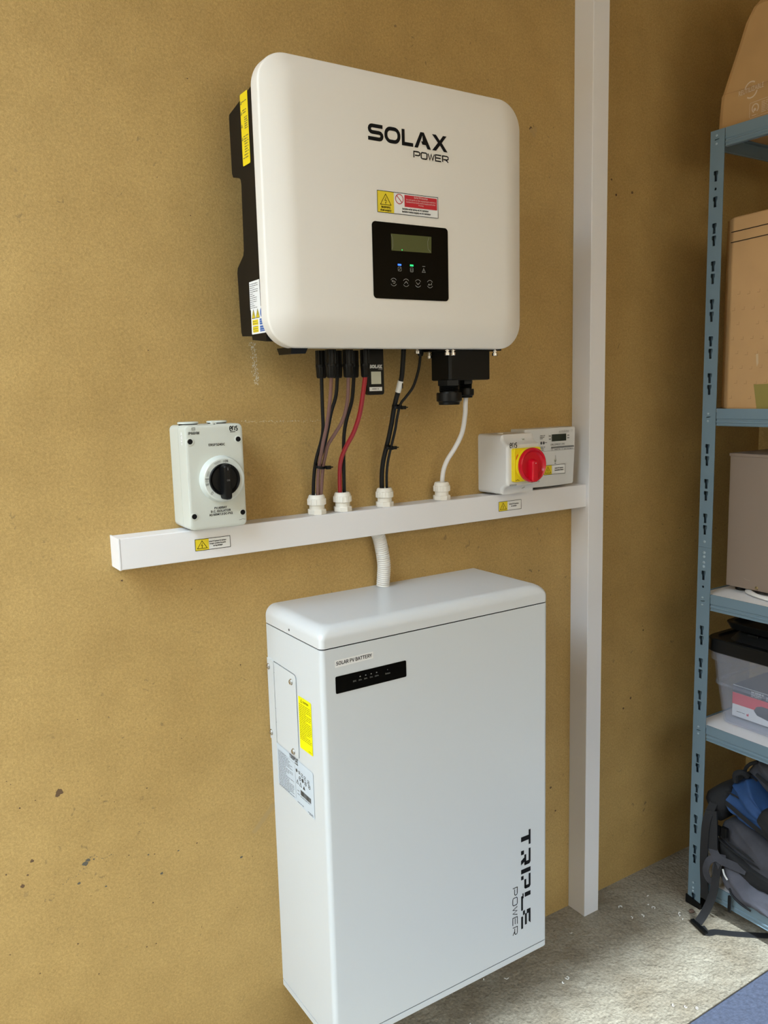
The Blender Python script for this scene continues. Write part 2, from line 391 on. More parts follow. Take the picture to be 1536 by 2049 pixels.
for k in range(14):
    t = k / 13; blot(mb, .008 + t * .036, .44 + t * .035, .006, 1, 10)
for x, z in ((.662, 1.697), (.668, 1.69), (.672, 1.70)): blot(mb, x, z, .006)
o = mb.build('rub_mark', SCUFF, wall, wn=False); o['kind'] = 'stuff'

# ------------------------------------------------------------------ wall battery cabinet
bx0, bx1, bz0, bz1, bd = 0.0483, 0.5218, 0.1224, 0.8428, 0.1947
bat = empty('battery_cabinet', (bx0, 0, bz0), 'tall white battery cabinet hung on the wall above the concrete floor', 'battery')
def xy_loop(x0, x1, y0, y1, r, z, seg=5):      # rounded only at the two front corners
    pts = [(x0, y1), (x1, y1)]
    for k in range(seg + 1):
        t = math.radians(-90 * k / seg); pts.append((x1 - r + r * math.cos(t), y0 + r + r * math.sin(t)))
    for k in range(seg + 1):
        t = math.radians(-90 - 90 * k / seg); pts.append((x0 + r + r * math.cos(t), y0 + r + r * math.sin(t)))
    return [Vector((a, b, z)) for a, b in pts]
zs, zb = .8100, .1355
mb = MB(); R_ = .0085
mb.loft([xy_loop(bx0, bx1, -bd, 0, R_, zb + .001), xy_loop(bx0, bx1, -bd, 0, R_, zs - .001)])
mb.build('body', BAT_W, bat)
mb = MB(); L = [xy_loop(bx0 + .0012, bx1 - .0012, -bd + .0012, 0, R_, zs - .0012), xy_loop(bx0 + .0012, bx1 - .0012, -bd + .0012, 0, R_, zs + .0012)]
mb.loft(L); mb.build('seam_gasket', INK, bat)
MB().loft([[Vector((p.x, p.y, p.z - zs + zb)) for p in l] for l in L]).build('seam_gasket', INK, bat)
mb = MB(); loops = [xy_loop(bx0, bx1, -bd, 0, R_, zs + .001)]
RT = .019
for k in range(8):
    t = math.radians(90 * k / 7); i = RT * (1 - math.cos(t)); z = bz1 - RT + RT * math.sin(t)
    loops.append(xy_loop(bx0 + i, bx1 - i, -bd + i, 0, R_ + .012 * (k / 7), z))
loops.append(xy_loop(bx0 + RT + .003, bx1 - RT - .003, -bd + RT + .003, -.0005, R_ + .012, bz1))
mb.loft(loops); mb.build('top_cap', BAT_T, bat)
mb = MB(); mb.loft([xy_loop(bx0 + .001, bx1 - .001, -bd + .001, 0, R_, bz0), xy_loop(bx0, bx1, -bd, 0, R_, bz0 + .0015), xy_loop(bx0, bx1, -bd, 0, R_, zb - .001)])
mb.build('base_plate', BAT_W, bat)
LF = left(bx0)
mb = MB(); prism(mb, LF, [(.0262, .604), (.1065, .604), (.1065, .7395)] + [(.1065 - .006 + .006 * math.cos(math.radians(a)), .7395 + .006 * math.sin(math.radians(a))) for a in (0, 30, 60, 90)] + [(.0262, .7475)], -.001, .0012)
ap = mb.build('access_panel', BAT_W, bat)
mb = MB(); prism(mb, LF, [(.0005, .603), (.0248, .603), (.0248, .744)] + [(.0248 - .005 + .005 * math.cos(math.radians(a)), .744 + .005 * math.sin(math.radians(a))) for a in (0, 30, 60, 90)] + [(.0005, .7495)], -.001, .0018)
bp_ = mb.build('bracket_plate', BAT_W, bat)
mb = MB(); prism(mb, LF, [(.0246, .603), (.0264, .603), (.0264, .7485), (.0246, .7485)], 0, .0004)
stroke(mb, LF, [(.0264, .7483), (.1005, .7463), (.1046, .7450), (.1072, .7420), (.1075, .735), (.1075, .604)], .0009, .0003)
mb.build('panel_joint', INK_G, bat)
def hexscrew(par, p, ax, r=.0042, h=.0035, m=STEEL):
    mb = MB(); mb.lathe(p, ax, [(r * 1.25, 0), (r * 1.25, h * .3)], 18); mb.lathe(p, ax, [(r, h * .3), (r, h * .9), (r * .85, h)], 6)
    q = Vector(p) + Vector(ax) * (h + .0001); mb.lathe(q, ax, [(r * .45, 0), (r * .42, .0003)], 6)
    return mb.build('screw', m, par)
for y, z in ((.0915, .7313), (.0895, .610)): hexscrew(ap, LF.p(y, z, .0012), LF.n)
for y, z in ((.0065, .735), (.0065, .6155)): hexscrew(bp_, LF.p(y, z, .0018), LF.n)
mb = MB(); mb.lathe(LF.p(.0887, .8185, 0), LF.n, [(.0022, 0), (.002, .0004), (.0008, .0005)], 12); mb.build('cap_screw', INK_G, bat)
for y, z in ((.0262, .729), (.0262, .665), (.0262, .64)): MB().lathe(LF.p(y, z, .0009), LF.n, [(.0008, 0), (.0006, .0004)], 8).build('rivet_mark', INK_G, bat)
# yellow caution label
mb = MB(); flat(mb, LF, rrect(.1128, .1568, .6255, .7145, .002), .0006)
ys = tag(mb.build('caution_label', YEL_L, bat, wn=False), 'bright yellow caution label printed with dense black text')
mb = MB(); stroke(mb, LF, [(.1205, .706), (.1265, .706), (.1235, .711)], .0007, .0009, True)
text(mb, LF, 'CAUTION', .129, .7065, .0032, .0009)
z = .7015
while z > .640:
    greek(mb, LF, .1150, .1548, z, .0016, .0009, random.choice((1, 1, 1, .6, .9))); z -= .0031
greek(mb, LF, .143, .1548, .629, .0014, .0009)
mb.build('print', mat('faded_ink', (0.16, 0.14, 0.0), 0.5), ys, wn=False)
# silver rating label
mb = MB(); flat(mb, LF, [(.0224, .5275), (.1545, .5165), (.1545, .5945), (.1525, .5962), (.0224, .6015)], .0007)
ss = tag(mb.build('rating_label', SILVER_S, bat, wn=False), 'pale blue rating label with technical data and barcode')
mb = MB()
def inc(y): return -(y - .0224) * .04
text(mb, LF, 'TRIPLE', .071, .5935, .0062, .001, width=.031, bold=.02)
text(mb, LF, 'POWER', .090, .5888, .0026, .001)
z = .590
for k in range(23):
    fr_ = Fr(LF.p(0, inc(.05), 0), LF.r, LF.u)
    greek(mb, fr_, .0265, .084 if k != 0 else .066, z, .0016, .001, random.choice((.5, .8, 1, .95, .7))); z -= .00275
stroke(mb, LF, [(.0265, .5918), (.0905, .5885)], .0003, .001); stroke(mb, LF, [(.0905, .586), (.0905, .527)], .0004, .001)
for i, (yy, zz) in enumerate(((.096, .579), (.105, .5785), (.115, .577), (.125, .576), (.137, .574))):
    if i == 1: text(mb, LF, 'CE', yy - .003, zz - .002, .0046, .001)
    elif i == 0: flat(mb, LF, circ(yy, zz, .003, 12), .001)
    else: stroke(mb, LF, rrect(yy - .0026, yy + .0026, zz - .003, zz + .003, .001, 2), .0008, .001, True); stroke(mb, LF, [(yy - .003, zz - .003), (yy + .003, zz + .003)], .0007, .001)
for i, yy in enumerate((.107, .117, .127, .140)):
    if i == 1: flat(mb, LF, circ(yy, .569 - i * .0003, .0036, 14), .001)
    else: stroke(mb, LF, circ(yy, .5685 - i * .0006, .0032, 14), .0011, .001, True); stroke(mb, LF, [(yy - .002, .567 - i * .0006), (yy + .002, .5705 - i * .0006)], .001, .001)
for i, yy in enumerate((.098, .109, .121)):
    zz = .5565 - i * .001; t_ = [(yy - .004, zz), (yy + .004, zz), (yy, zz + .007)]
    if i == 2: flat(mb, LF, t_, .001)
    else: stroke(mb, LF, t_, .0008, .001, True); stroke(mb, LF, [(yy, zz + .0015), (yy, zz + .0045)], .0008, .001)
x = .108
while x < .144:
    wd = random.uniform(.0004, .0012); rect(mb, LF, x, x + wd, .5405 - (x - .108) * .03, .5495 - (x - .108) * .03, .001); x += wd + random.uniform(.0003, .0008)
for a, b, z in ((.096, .104, .544), (.107, .144, .537), (.096, .106, .538), (.026, .09, .5262), (.095, .120, .523), (.132, .151, .521), (.136, .151, .5188)): greek(mb, LF, a, b, z, .0018, .001)
mb.build('print', INK_G, ss, wn=False)
# front
BF = front(-bd)
mb = MB(); flat(mb, BF, [(.0722, .7778), (.1424, .7797), (.1424, .7908), (.0722, .7898)], .0004)
nl = tag(mb.build('name_strip', PAPER, bat, wn=False), 'white tape strip reading SOLAR PV BATTERY')
mb = MB(); text(mb, Fr(BF.o + Vector((0, 0, 0)), Vector((1, 0, .014)), BF.u), 'SOLAR PV BATTERY', .0742, .7806, .0056, .0007, width=.0655, bold=.008)
mb.build('print', INK, nl, wn=False)
mb = MB(); prism(mb, BF, rrect(.0724, .2050, .7358, .7636, .0022), -.001, .0007)
dp = tag(mb.build('indicator_panel', BLACK_G, bat), 'glossy black charge indicator panel')
mb = MB(); text(mb, BF, 'SOC', .1033, .7487, .0024, .001, bold=0)
for i, s in enumerate(('25%', '50%', '75%', '100%')):
    xx = .1165 + i * .0103; text(mb, BF, s, xx, .7487, .0022, .001, align='C', bold=0); rect(mb, BF, xx - .001, xx + .0012, .7545, .756, .001)
text(mb, BF, 'Status', .1685, .7482, .0024, .001, align='C', bold=0); rect(mb, BF, .1678, .169, .7548, .7562, .001)
mb.build('print', ICON, dp, wn=False)
# maker's lettering running down the front
VT = Fr((0, -bd, 0), (0, 0, -1), (1, 0, 0))
def vt(mb, polys, x0, w_, h0, h_, lean=0.0):
    for P in polys: flat(mb, VT, [(x0 + (a + lean * b) * w_, h0 + b * h_) for a, b in P], .0004)
mb = MB(); H0, HH = .4548, .0238
# coordinates per letter: a along the word (down the cabinet), b across (cap height)
def z_at(px): return -.3790 + (px - 95) * (.1970 / 435)
vt(mb, [[(0, .8), (1, .8), (1, 1), (0, 1)], [(.34, 0), (.66, 0), (.66, .82), (.34, .82)]], z_at(95), .0295, H0, HH)
vt(mb, [[(0, .8), (.8, .8), (.98, .7), (.98, 1 - .12), (.86, 1), (0, 1)], [(.74, .46), (.98, .46), (.98, .8), (.74, .8)], [(.3, .34), (.98, .34), (.98, .54), (.3, .54)], [(.0, 0), (.26, 0), (.26, .3), (.0, .3)], [(.62, 0), (.9, 0), (.74, .36), (.46, .36)]], z_at(178), .0318, H0, HH)
vt(mb, [[(0, 0), (1, 0), (1, 1), (0, 1)]], z_at(262), .0090, H0, HH)
vt(mb, [[(0, .8), (.98, .8), (.98, .88), (.86, 1), (0, 1)], [(.74, .4), (.98, .5), (.98, .82), (.74, .82)], [(.3, .34), (.9, .34), (.98, .46), (.98, .54), (.3, .54)], [(0, 0), (.27, 0), (.27, .26), (0, .26)]], z_at(291), .0290, H0, HH)
vt(mb, [[(0, .38), (.26, .38), (.26, 1), (0, 1)], [(.14, 0), (1, 0), (1, .19), (.14, .19)], [(0, .14), (.3, .14), (.3, .26), (0, .26)]], z_at(370), .0345, H0, HH)
vt(mb, [[(0, .8), (.72, .8), (.86, 1), (0, 1)], [(.2, .4), (.84, .4), (.84, .6), (.2, .6)], [(.3, 0), (1, 0), (1, .2), (.3, .2)], [(.0, .2), (.26, .2), (.2, .4), (-.02, .4)], [(.0, .6), (.24, .6), (.24, .8), (.0, .8)]], z_at(450), .0360, H0, HH)
mb.build('lettering', INK, bat, wn=False)
def thin_word(mb, fr, word, x0, pitch, wl, h0, h, wd, w=.0004):
    G = {'P': [[(0, 0), (0, 1), (.8, 1), (1, .88), (1, .52), (.8, .4), (.18, .4)]], 'O': [[(.15, 0), (0, .15), (0, .85), (.15, 1), (.85, 1), (1, .85), (1, .15), (.85, 0), (.15, 0)]],
         'W': [[(-.05, 1), (.25, 0), (.5, .95), (.75, 0), (1.05, 1)]], 'E': [[(1, 1), (0, 1), (0, 0), (1, 0)], [(.1, .5), (.92, .5)]], 'R': [[(0, 0), (0, 1), (.8, 1), (1, .88), (1, .55), (.8, .42), (.15, .42)], [(.55, .42), (1.02, 0)]]}
    for i, ch in enumerate(word):
        for P in G[ch]: stroke(mb, fr, [(x0 + i * pitch + a * wl, h0 + b * h) for a, b in P], wd, w)
thin_word(mb := MB(), VT, 'POWER', -.2730, .0201, .0150, .4340, .0112, .0015)
mb.build('small_lettering', INK, bat, wn=False)

# ------------------------------------------------------------------ inverter
ix0, ix1, iz0, iz1, idp = 0.0, 0.4838, 1.2662, 1.6737, 0.1783
inv = empty('solar_inverter', (0, 0, iz0), 'large white box inverter with black casing and dark display on the wall', 'inverter')
def cov(ins, y, rc): return [Vector((a, y, b)) for a, b in rrect(ix0 + ins, ix1 - ins, iz0 + ins, iz1 - ins, max(rc - ins, .004), 18)]
mb = MB(); loops = [cov(.004, -.1385, .046), cov(.0008, -.1405, .046), cov(0, -.143, .046), cov(0, -.152, .046)]
loops.append(cov(0, -.1600, .046))
for k in range(1, 5):
    t = math.radians(78 * k / 4); loops.append(cov(.0048 * (1 - math.cos(t)), -.1600 - .0048 * math.sin(t), .046))
for k in range(1, 11):
    t = k / 10; loops.append(cov(.0040 + .044 * t, -.1648 - (idp - .1648) * math.sin(t * math.pi / 2) ** .9, .046 + .012 * t))
loops.append(cov(.060, -idp, .062))
mb.loft(loops); mb.build('cover', INV_W, inv)
prof = [(-.1395, 1.6365), (-.045, 1.6175), (-.0435, 1.612), (-.0445, 1.533), (-.048, 1.5265), (-.0695, 1.5225), (-.0755, 1.517), (-.0770, 1.5095), (-.0745, 1.416), (-.0715, 1.408), (-.0485, 1.393), (-.0460, 1.386),
        (-.0500, 1.296), (-.0535, 1.2895), (-.0895, 1.2875), (-.0905, 1.2815), (-.1395, 1.2765)]
mb = MB(); mb.loft([[Vector((x, y, z)) for y, z in prof] for x in (.0075, .4763)])
mb.build('casing', BLACK_C, inv, sharp=25)
mb = MB(); mb.box(.09, .39, -.004, 0, 1.44, 1.56).box(.11, .15, -.05, -.004, 1.545, 1.56).box(.33, .37, -.05, -.004, 1.545, 1.56).box(.09, .39, -.05, -.004, 1.60, 1.605).box(.09, .39, -.004, 0, 1.56, 1.605)
mb.build('wall_bracket', STEEL, inv)
mb = MB(); mb.add([(.0405, -.155, 1.268), (.0685, -.155, 1.268), (.0685, -.105, 1.268), (.0405, -.105, 1.268), (.0415, -.150, 1.2580), (.0660, -.150, 1.2585), (.0685, -.11, 1.2595), (.0415, -.11, 1.258)],
                  [(0, 1, 2, 3), (4, 5, 6, 7), (0, 1, 5, 4), (1, 2, 6, 5), (2, 3, 7, 6), (3, 0, 4, 7)]); mb.build('foot_hook', BLACK_P, inv)
# lettering on the cover
IF = front(-idp)
mb = MB()
def letter(P, x0, w_, z0, h_, wd, closed=False): stroke(mb, IF, [(x0 + a * w_, z0 + b * h_) for a, b in P], wd, .0004, closed)
Z0, HZ, SW = 1.5700, .0237, .0054; q = SW / 2
def arcp(cx, cy, rx, rz, a0, a1, n=6): return [(cx + rx * math.cos(math.radians(a0 + (a1 - a0) * k / n)), cy + rz * math.sin(math.radians(a0 + (a1 - a0) * k / n))) for k in range(n + 1)]
za, zm, zt = Z0 + q, Z0 + HZ / 2, Z0 + HZ - q; rr = (zt - zm) / 2
x0, x1 = .1693, .1966
stroke(mb, IF, [(x1 - .0012, zt)] + arcp(x0 + q + rr, zm + rr, rr, rr, 90, 270) + arcp(x1 - q - rr, za + rr, rr, rr, 90, -90) + [(x0, za)], SW, .0004)
x0, x1 = .1985, .2275; stroke(mb, IF, rrect(x0 + q, x1 - q, za, zt, .0085, 6), SW, .0004, True)
x0, x1 = .2300, .2510; stroke(mb, IF, [(x0 + q, Z0 + HZ), (x0 + q, za), (x1, za)], SW, .0004)
x0, x1 = .2532, .2848; ax = (x0 + x1) / 2 - .001
flat(mb, IF, [(x0, Z0), (x0 + .0066, Z0), (ax + .0008, Z0 + HZ * .80), (x1 - .0155, Z0 + HZ * .44), (x1 - .0185, Z0 + HZ * .44), (x1 - .0165, Z0 + HZ * .24), (x1 - .0098, Z0 + HZ * .24), (x1 - .0068, Z0), (x1, Z0), (ax + .0036, Z0 + HZ), (ax - .0030, Z0 + HZ)], .0004)
x0, x1 = .2872, .3172
flat(mb, IF, [(x0, Z0), (x0 + .0075, Z0), (x0 + .0152, Z0 + HZ * .36), (x1 - .0074, Z0), (x1, Z0), (x0 + .0190, Z0 + HZ * .54), (x1 - .0016, Z0 + HZ), (x1 - .0086, Z0 + HZ), (x0 + .0150, Z0 + HZ * .67), (x0 + .0078, Z0 + HZ), (x0, Z0 + HZ), (x0 + .0112, Z0 + HZ * .52)], .0004)
mb.build('lettering', INK, inv, wn=False)
mb = MB(); thin_word(mb, IF, 'POWER', .2520, .0138, .0110, 1.5548, .0090, .0019); mb.build('small_lettering', INK, inv, wn=False)

def bolt_tri(mb, fr, cx, z0, wd, h, w, line):
    stroke(mb, fr, [(cx - wd / 2, z0), (cx + wd / 2, z0), (cx, z0 + h)], line, w, True)
    stroke(mb, fr, [(cx + wd * .06, z0 + h * .68), (cx - wd * .09, z0 + h * .40), (cx + wd * .07, z0 + h * .40), (cx - wd * .02, z0 + h * .12)], line * .8, w)
    flat(mb, fr, [(cx - wd * .02, z0 + h * .07), (cx - wd * .07, z0 + h * .2), (cx + wd * .05, z0 + h * .19)], w)
def warn_sticker(par, fr, x0, x1, z0, z1, lines, label, split=.27, hh=.0026, words=None):
    mb = MB(); flat(mb, fr, rrect(x0 - .001, x1 + .001, z0 - .001, z1 + .001, .0008, 2), .0003); st = tag(mb.build('warning_sticker', PAPER, par, wn=False), label)
    xs = x0 + (x1 - x0) * split
    mb = MB(); rect(mb, fr, x0, xs, z0, z1, .0005); mb.build('yellow_field', YEL_S, st, wn=False)
    mb = MB(); stroke(mb, fr, [(x0, z0), (x1, z0), (x1, z1), (x0, z1)], .0008, .0007, True)
    H = z1 - z0
    if words:
        bolt_tri(mb, fr, (x0 + xs) / 2, z0 + H * .37, (xs - x0) * .64, H * .5, .0008, .0008)
        for i, s in enumerate(words): text(mb, fr, s, (x0 + xs) / 2, z0 + H * (.21 - .135 * i), .0027, .0008, align='C')
    else: bolt_tri(mb, fr, (x0 + xs) / 2, z0 + H * .17, (xs - x0) * .72, H * .68, .0008, .0008)
    for s, cx, cz, h, wd in lines: text(mb, fr, s, cx, cz, h, .0008, width=wd, align='C', bold=.015)
    mb.build('print', INK, st, wn=False); return st
# main warning label on the cover
x0, x1, z0, z1 = .1826, .2965, 1.4682, 1.4995
st = warn_sticker(inv, IF, x0, x1, z0, z1, [('Isolate solar array at DC isolator', .2530, 1.4757, .0024, .0500), ('Isolate mains supply at AC isolator', .2548, 1.4715, .0024, .0545)],
                  'white warning sticker with yellow, red and black warnings', .265, words=('WARNING', 'dual supply'))
mb = MB(); rect(mb, IF, .2325, .2945, 1.4800, 1.4975, .0006); mb.build('red_field', RED_S, st, wn=False)
mb = MB(); stroke(mb, IF, circ(.2228, 1.4905, .0070, 24), .0011, .0007, True); stroke(mb, IF, [(.2179, 1.4954), (.2277, 1.4856)], .0011, .0007); mb.build('prohibition_sign', RED_S, st, wn=False)
mb = MB(); text(mb, IF, 'Solar PV Inverter', .2635, 1.4938, .0025, .0009, align='C', bold=.015)
for i, s in enumerate(('Do not work on this equipment until it is', 'isolated from both mains supply and solar', 'PV array')): text(mb, IF, s, .2635, 1.4900 - i * .0034, .0019, .0009, width=(.056 if i < 2 else None), align='C', bold=.01)
mb.build('red_field_print', mat('pale_red_print', (0.72, 0.45, 0.44), .5), st, wn=False)
# display
mb = MB(); prism(mb, IF, rrect(.1718, .3150, 1.3405, 1.4542, .0060, 6), -.001, .0010)
dsp = tag(mb.build('display_panel', BLACK_G, inv), 'glossy black control panel with screen and icons')
mb = MB(); flat(mb, IF, [(.2058, 1.4130), (.2815, 1.4138), (.2822, 1.4388), (.2054, 1.4380)], .0012); mb.build('screen', LCD, dsp, wn=False)
mb = MB(); stroke(mb, IF, [(.2060, 1.4365), (.2082, 1.4300), (.2082, 1.4190), (.2064, 1.4145)], .0004, .0014); mb.build('screen_edge', ICON, dsp, wn=False); mb = MB(); stroke(mb, IF, [(.2772, 1.4375), (.2745, 1.4300), (.2752, 1.4200), (.2800, 1.4150)], .0004, .0014); mb.build('screen_edge', ICON, dsp, wn=False)
mb = MB(); rect(mb, IF, .2168, .2232, 1.3912, 1.3938, .0014); mb.build('status_light', LED_B, dsp, wn=False)
mb = MB(); rect(mb, IF, .2398, .2462, 1.3914, 1.3940, .0014);mb.build('status_light', LED_G, dsp, wn=False); mb = MB().add([IF.p(*q_) for q_ in ((.2247, 1.4143, .0014), (.2262, 1.4143, .0014), (.2262, 1.4158, .0014), (.2247, 1.4158, .0014))], [(0, 1, 2, 3)]); mb.build('screen_light', LED_G, dsp, wn=False)
mb = MB()
stroke(mb, IF, rrect(.2172, .2232, 1.3832, 1.3892, .001, 2), .0006, .0013, True); stroke(mb, IF, [(.2184, 1.3846), (.2220, 1.3880)], .0006, .0013)
stroke(mb, IF, rrect(.2402, .2458, 1.3828, 1.3894, .0012, 2), .0006, .0013, True); stroke(mb, IF, [(.2412, 1.3845), (.2412, 1.3872), (.2448, 1.3872), (.2448, 1.3845)], .0005, .0013, True)
stroke(mb, IF, [(.2630, 1.3834), (.2692, 1.3834), (.2661, 1.3896)], .0006, .0013, True); stroke(mb, IF, [(.2661, 1.3848), (.2661, 1.3872)], .0006, .0013)
rect(mb, IF, .2636, .2690, 1.3922, 1.3930, .0013)
for i, cx in enumerate((.2085, .2318, .2545, .2778)):
    cz = 1.3660; r = .0058
    for a0 in (30, 210): stroke(mb, IF, arcp(cx, cz, r, r, a0, a0 + 120, 8), .0007, .0013)
    if i == 0: stroke(mb, IF, [(cx - .0010, cz + .0030), (cx - .0032, cz + .0014), (cx - .0010, cz - .0002)], .0007, .0013); stroke(mb, IF, [(cx - .003, cz + .0014), (cx + .0018, cz + .0014), (cx + .0030, cz + .0002), (cx + .0018, cz - .0018), (cx - .0012, cz - .0018)], .0008, .0013)
    if i == 1: stroke(mb, IF, [(cx - .0034, cz - .0014), (cx, cz + .0020), (cx + .0034, cz - .0014)], .0009, .0013)
    if i == 2: stroke(mb, IF, [(cx - .0034, cz + .0014), (cx, cz - .0020), (cx + .0034, cz + .0014)], .0009, .0013)
    if i == 3: stroke(mb, IF, [(cx + .0030, cz + .0022), (cx + .0030, cz - .0010), (cx - .0030, cz - .0010)], .0008, .0013); stroke(mb, IF, [(cx - .0014, cz + .0006), (cx - .0032, cz - .0010), (cx - .0014, cz - .0026)], .0007, .0013)
mb.build('panel_icons', ICON, dsp, wn=False)
# labels on the casing side
CF = left(.0075)
mb = MB(); flat(mb, CF, rrect(.0874, .1136, 1.5332, 1.6330, .0022, 3), .0004); y1 = tag(mb.build('caution_label', YEL, inv, wn=False), 'tall yellow caution label with small black print')
mb = MB()
for z in (1.619, 1.6045, 1.587, 1.569): stroke(mb, CF, [(.0892, z), (.0925, z), (.09085, z + .0036)], .0008, .0007, True)
for z, a in ((1.6205, .0935), (1.6085, .094), (1.6050, .0955), (1.5980, .100), (1.5950, .100), (1.592, .1), (1.589, .1), (1.5860, .1), (1.583, .1), (1.5725, .0945), (1.569, .095), (1.5655, .096), (1.562, .097), (1.558, .097), (1.5545, .097), (1.551, .097), (1.547, .095), (1.543, .0905)):
    greek(mb, CF, a, .1122, z, .0019, .0007, random.choice((.75, .95, .85)))
mb.build('print', INK_G, y1, wn=False)
mb = MB(); flat(mb, CF, [(.0890, 1.326), (.1258, 1.326), (.1248, 1.3675), (.0888, 1.3668)], .0004); y2 = tag(mb.build('data_label', PAPER, inv, wn=False), 'white label with small lines of text')
mb = MB(); z = 1.3628
for k in range(13):
    greek(mb, CF, .0908, .1225, z, .0014, .0007, random.choice((.5, .9, .75, .35))); z -= .0029
mb.build('print', INK_G, y2, wn=False)
mb = MB(); flat(mb, CF, rrect(.0912, .1412, 1.2895, 1.3285, .0018, 2), .0006); y3 = tag(mb.build('hazard_label', PAPER, inv, wn=False), 'white label with yellow triangles and blue signs')
mb = MB()
for a in (.0945, .1095): flat(mb, CF, [(a - .0005, 1.3128), (a + .0125, 1.3128), (a + .006, 1.3258)], .0008)
rect(mb, CF, .0955, .1155, 1.3025, 1.3105, .0008); rect(mb, CF, .0960, .1158, 1.2920, 1.3010, .0008)
mb.build('yellow_signs', YEL_S, y3, wn=False)
mb = MB(); flat(mb, CF, circ(.1302, 1.3195, .0062, 20, .0075), .0008); rect(mb, CF, .1210, .1392, 1.3022, 1.3108, .0008); rect(mb, CF, .1213, .1395, 1.2920, 1.3010, .0008)
mb.build('blue_signs', BLU_S, y3, wn=False)
mb = MB()
for a in (.0945, .1095): bolt_tri(mb, CF, a + .006, 1.3128, .0125, .0128, .001, .0008)
for k in range(5): greek(mb, CF, .0968, .1145, 1.3078 - k * .0033 - (.001 if k > 1 else 0), .0012, .001)
mb.build('print', INK_G, y3, wn=False)
mb = MB(); stroke(mb, CF, [(.1302, 1.3245), (.1302, 1.3175)], .0022, .001); flat(mb, CF, circ(.1302, 1.3145, .0013, 8), .001)
for k in range(5): greek(mb, CF, .1222, .1378, 1.3078 - k * .0033 - (.001 if k > 1 else 0), .0012, .001)
mb.build('white_print', INK_W, y3, wn=False)
# terminal box below, with two black glands
mb = MB()
tl = lambda z, g=0: [Vector((a, b, z)) for a, b in rrect(.3488 + g, .4399 - g, -.135 + g, -.0800 - g, .005, 4)]
mb.loft([tl(1.2145, .002), tl(1.2160), tl(1.2765)])
tb = mb.build('terminal_cover', BLACK_P, inv)
mb = MB(); mb.box(.3320, .462, -.1385, -.078, 1.2645, 1.2765, .001); mb.build('connection_plate', BLACK_P, inv)
for x, y, z in ((.3495, -.1435, 1.2560), (.3000, -.110, 1.2605), (.3430, -.085, 1.2535), (.4455, -.1395, 1.2555), (.3365, -.145, 1.2560)):
    mb = MB(); mb.lathe((x, y, z), (0, 0, 1), [(.0044, 0), (.0048, .0006), (.0048, .005), (.0030, .0055), (.0030, .0075)], 12)
    mb.lathe((x, y, z + .0075), (0, 0, 1), [(.0052, 0), (.0052, .0012)], 14); mb.lathe((x, y, z + .008), (0, 0, 1), [(.002, 0), (.002, .012)], 8); mb.build('screw', STEEL, inv)
def black_gland(x, y, zt, R, hs, par):
    mb = MB(); mb.lathe((x, y, zt), (0, 0, -1), [(R * .92, 0), (R * .92, hs * .22)], 6)
    pr = [(R * .78, hs * .22)]
    for k in range(5): pr += [(R * .80, hs * (.24 + k * .05)), (R * .73, hs * (.26 + k * .05))]
    mb.lathe((x, y, zt), (0, 0, -1), pr + [(R * .75, hs * .52)], 24)
    mb.lathe((x, y, zt), (0, 0, -1), [(R * .97, hs * .5), (R, hs * .54), (R, hs * .84), (R * .84, hs * .9), (R * .82, hs), (R * .6, hs), (R * .55, hs * .9)], 16)
    return mb.build('cable_gland', BLACK_P, par)
black_gland(.3440 + .016, -.118, 1.2150, .0222, .0420, tb); black_gland(.4015 + .0025, -.108, 1.2150, .0152, .0310, tb)

# ------------------------------------------------------------------ cables from the inverter down to the trunking
def connector(par, x, y, zt, zb, m=BLACK_P, slim=False):
    h = zt - zb; c = MB(); R = .0088 if not slim else .0078
    c.lathe((x, y, zt), (0, 0, -1), [(R * .8, 0), (R * .8, h * .5), (R * .95, h * .52)], 18)
    for k in range(4):
        a = math.radians(45 + 90 * k); c.box(x + math.cos(a) * R * .8 - .0015, x + math.cos(a) * R * .8 + .0015, y + math.sin(a) * R * .8 - .0015, y + math.sin(a) * R * .8 + .0015, zb + h * .45, zt, .0004, 1)
    c.build('connector', m, par)
    c = MB(); c.lathe((x, y, zb + h * .50), (0, 0, -1), [(R * .98, 0, 0), (R * 1.02, .001, 0), (R * 1.02, .004, 0), (R * .98, .005, -.07), (R * .92, h * .42, -.07), (R * .86, h * .47, -.05), (R * .72, h * .5, 0)], 36)
    c.build('locking_nut', m, par)
def cable(name, pts, r, m, label, cat='cable', group=None, n=10):
    o = MB().tube(spline(pts, 7), r, n).build(name, m, None, org=pts[0]); tag(o, label, cat, group); return o
G = 'cables dropping from the inverter'
PA = [(.1274, -.085, 1.2265), (.1335, -.0734, 1.1718), (.1410, -.0592, 1.14), (.1430, -.0470, 1.1178), (.1395, -.0335, 1.0871), (.1388, -.0245, 1.0566), (.1380, -.020, 1.015)]
PB = [(.1289, -.115, 1.2265), (.1297, -.1065, 1.188), (.1366, -.0793, 1.144), (.1380, -.0640, 1.1187), (.1412, -.0450, 1.0874), (.1435, -.0305, 1.0564), (.1436, -.0262, 1.015)]
PC = [(.1571, -.085, 1.2265), (.1553, -.0813, 1.1947), (.151, -.0715, 1.1679), (.1508, -.0575, 1.1379), (.1504, -.0425, 1.1073), (.1475, -.0290, 1.0787), (.1462, -.0195, 1.015)]
PD = [(.1602, -.115, 1.2265), (.1621, -.1065, 1.1871), (.1632, -.088, 1.1553), (.1572, -.0721, 1.133), (.1500, -.0585, 1.113), (.1494, -.0490, 1.0948), (.1493, -.0385, 1.071), (.1498, -.0252, 1.015)]
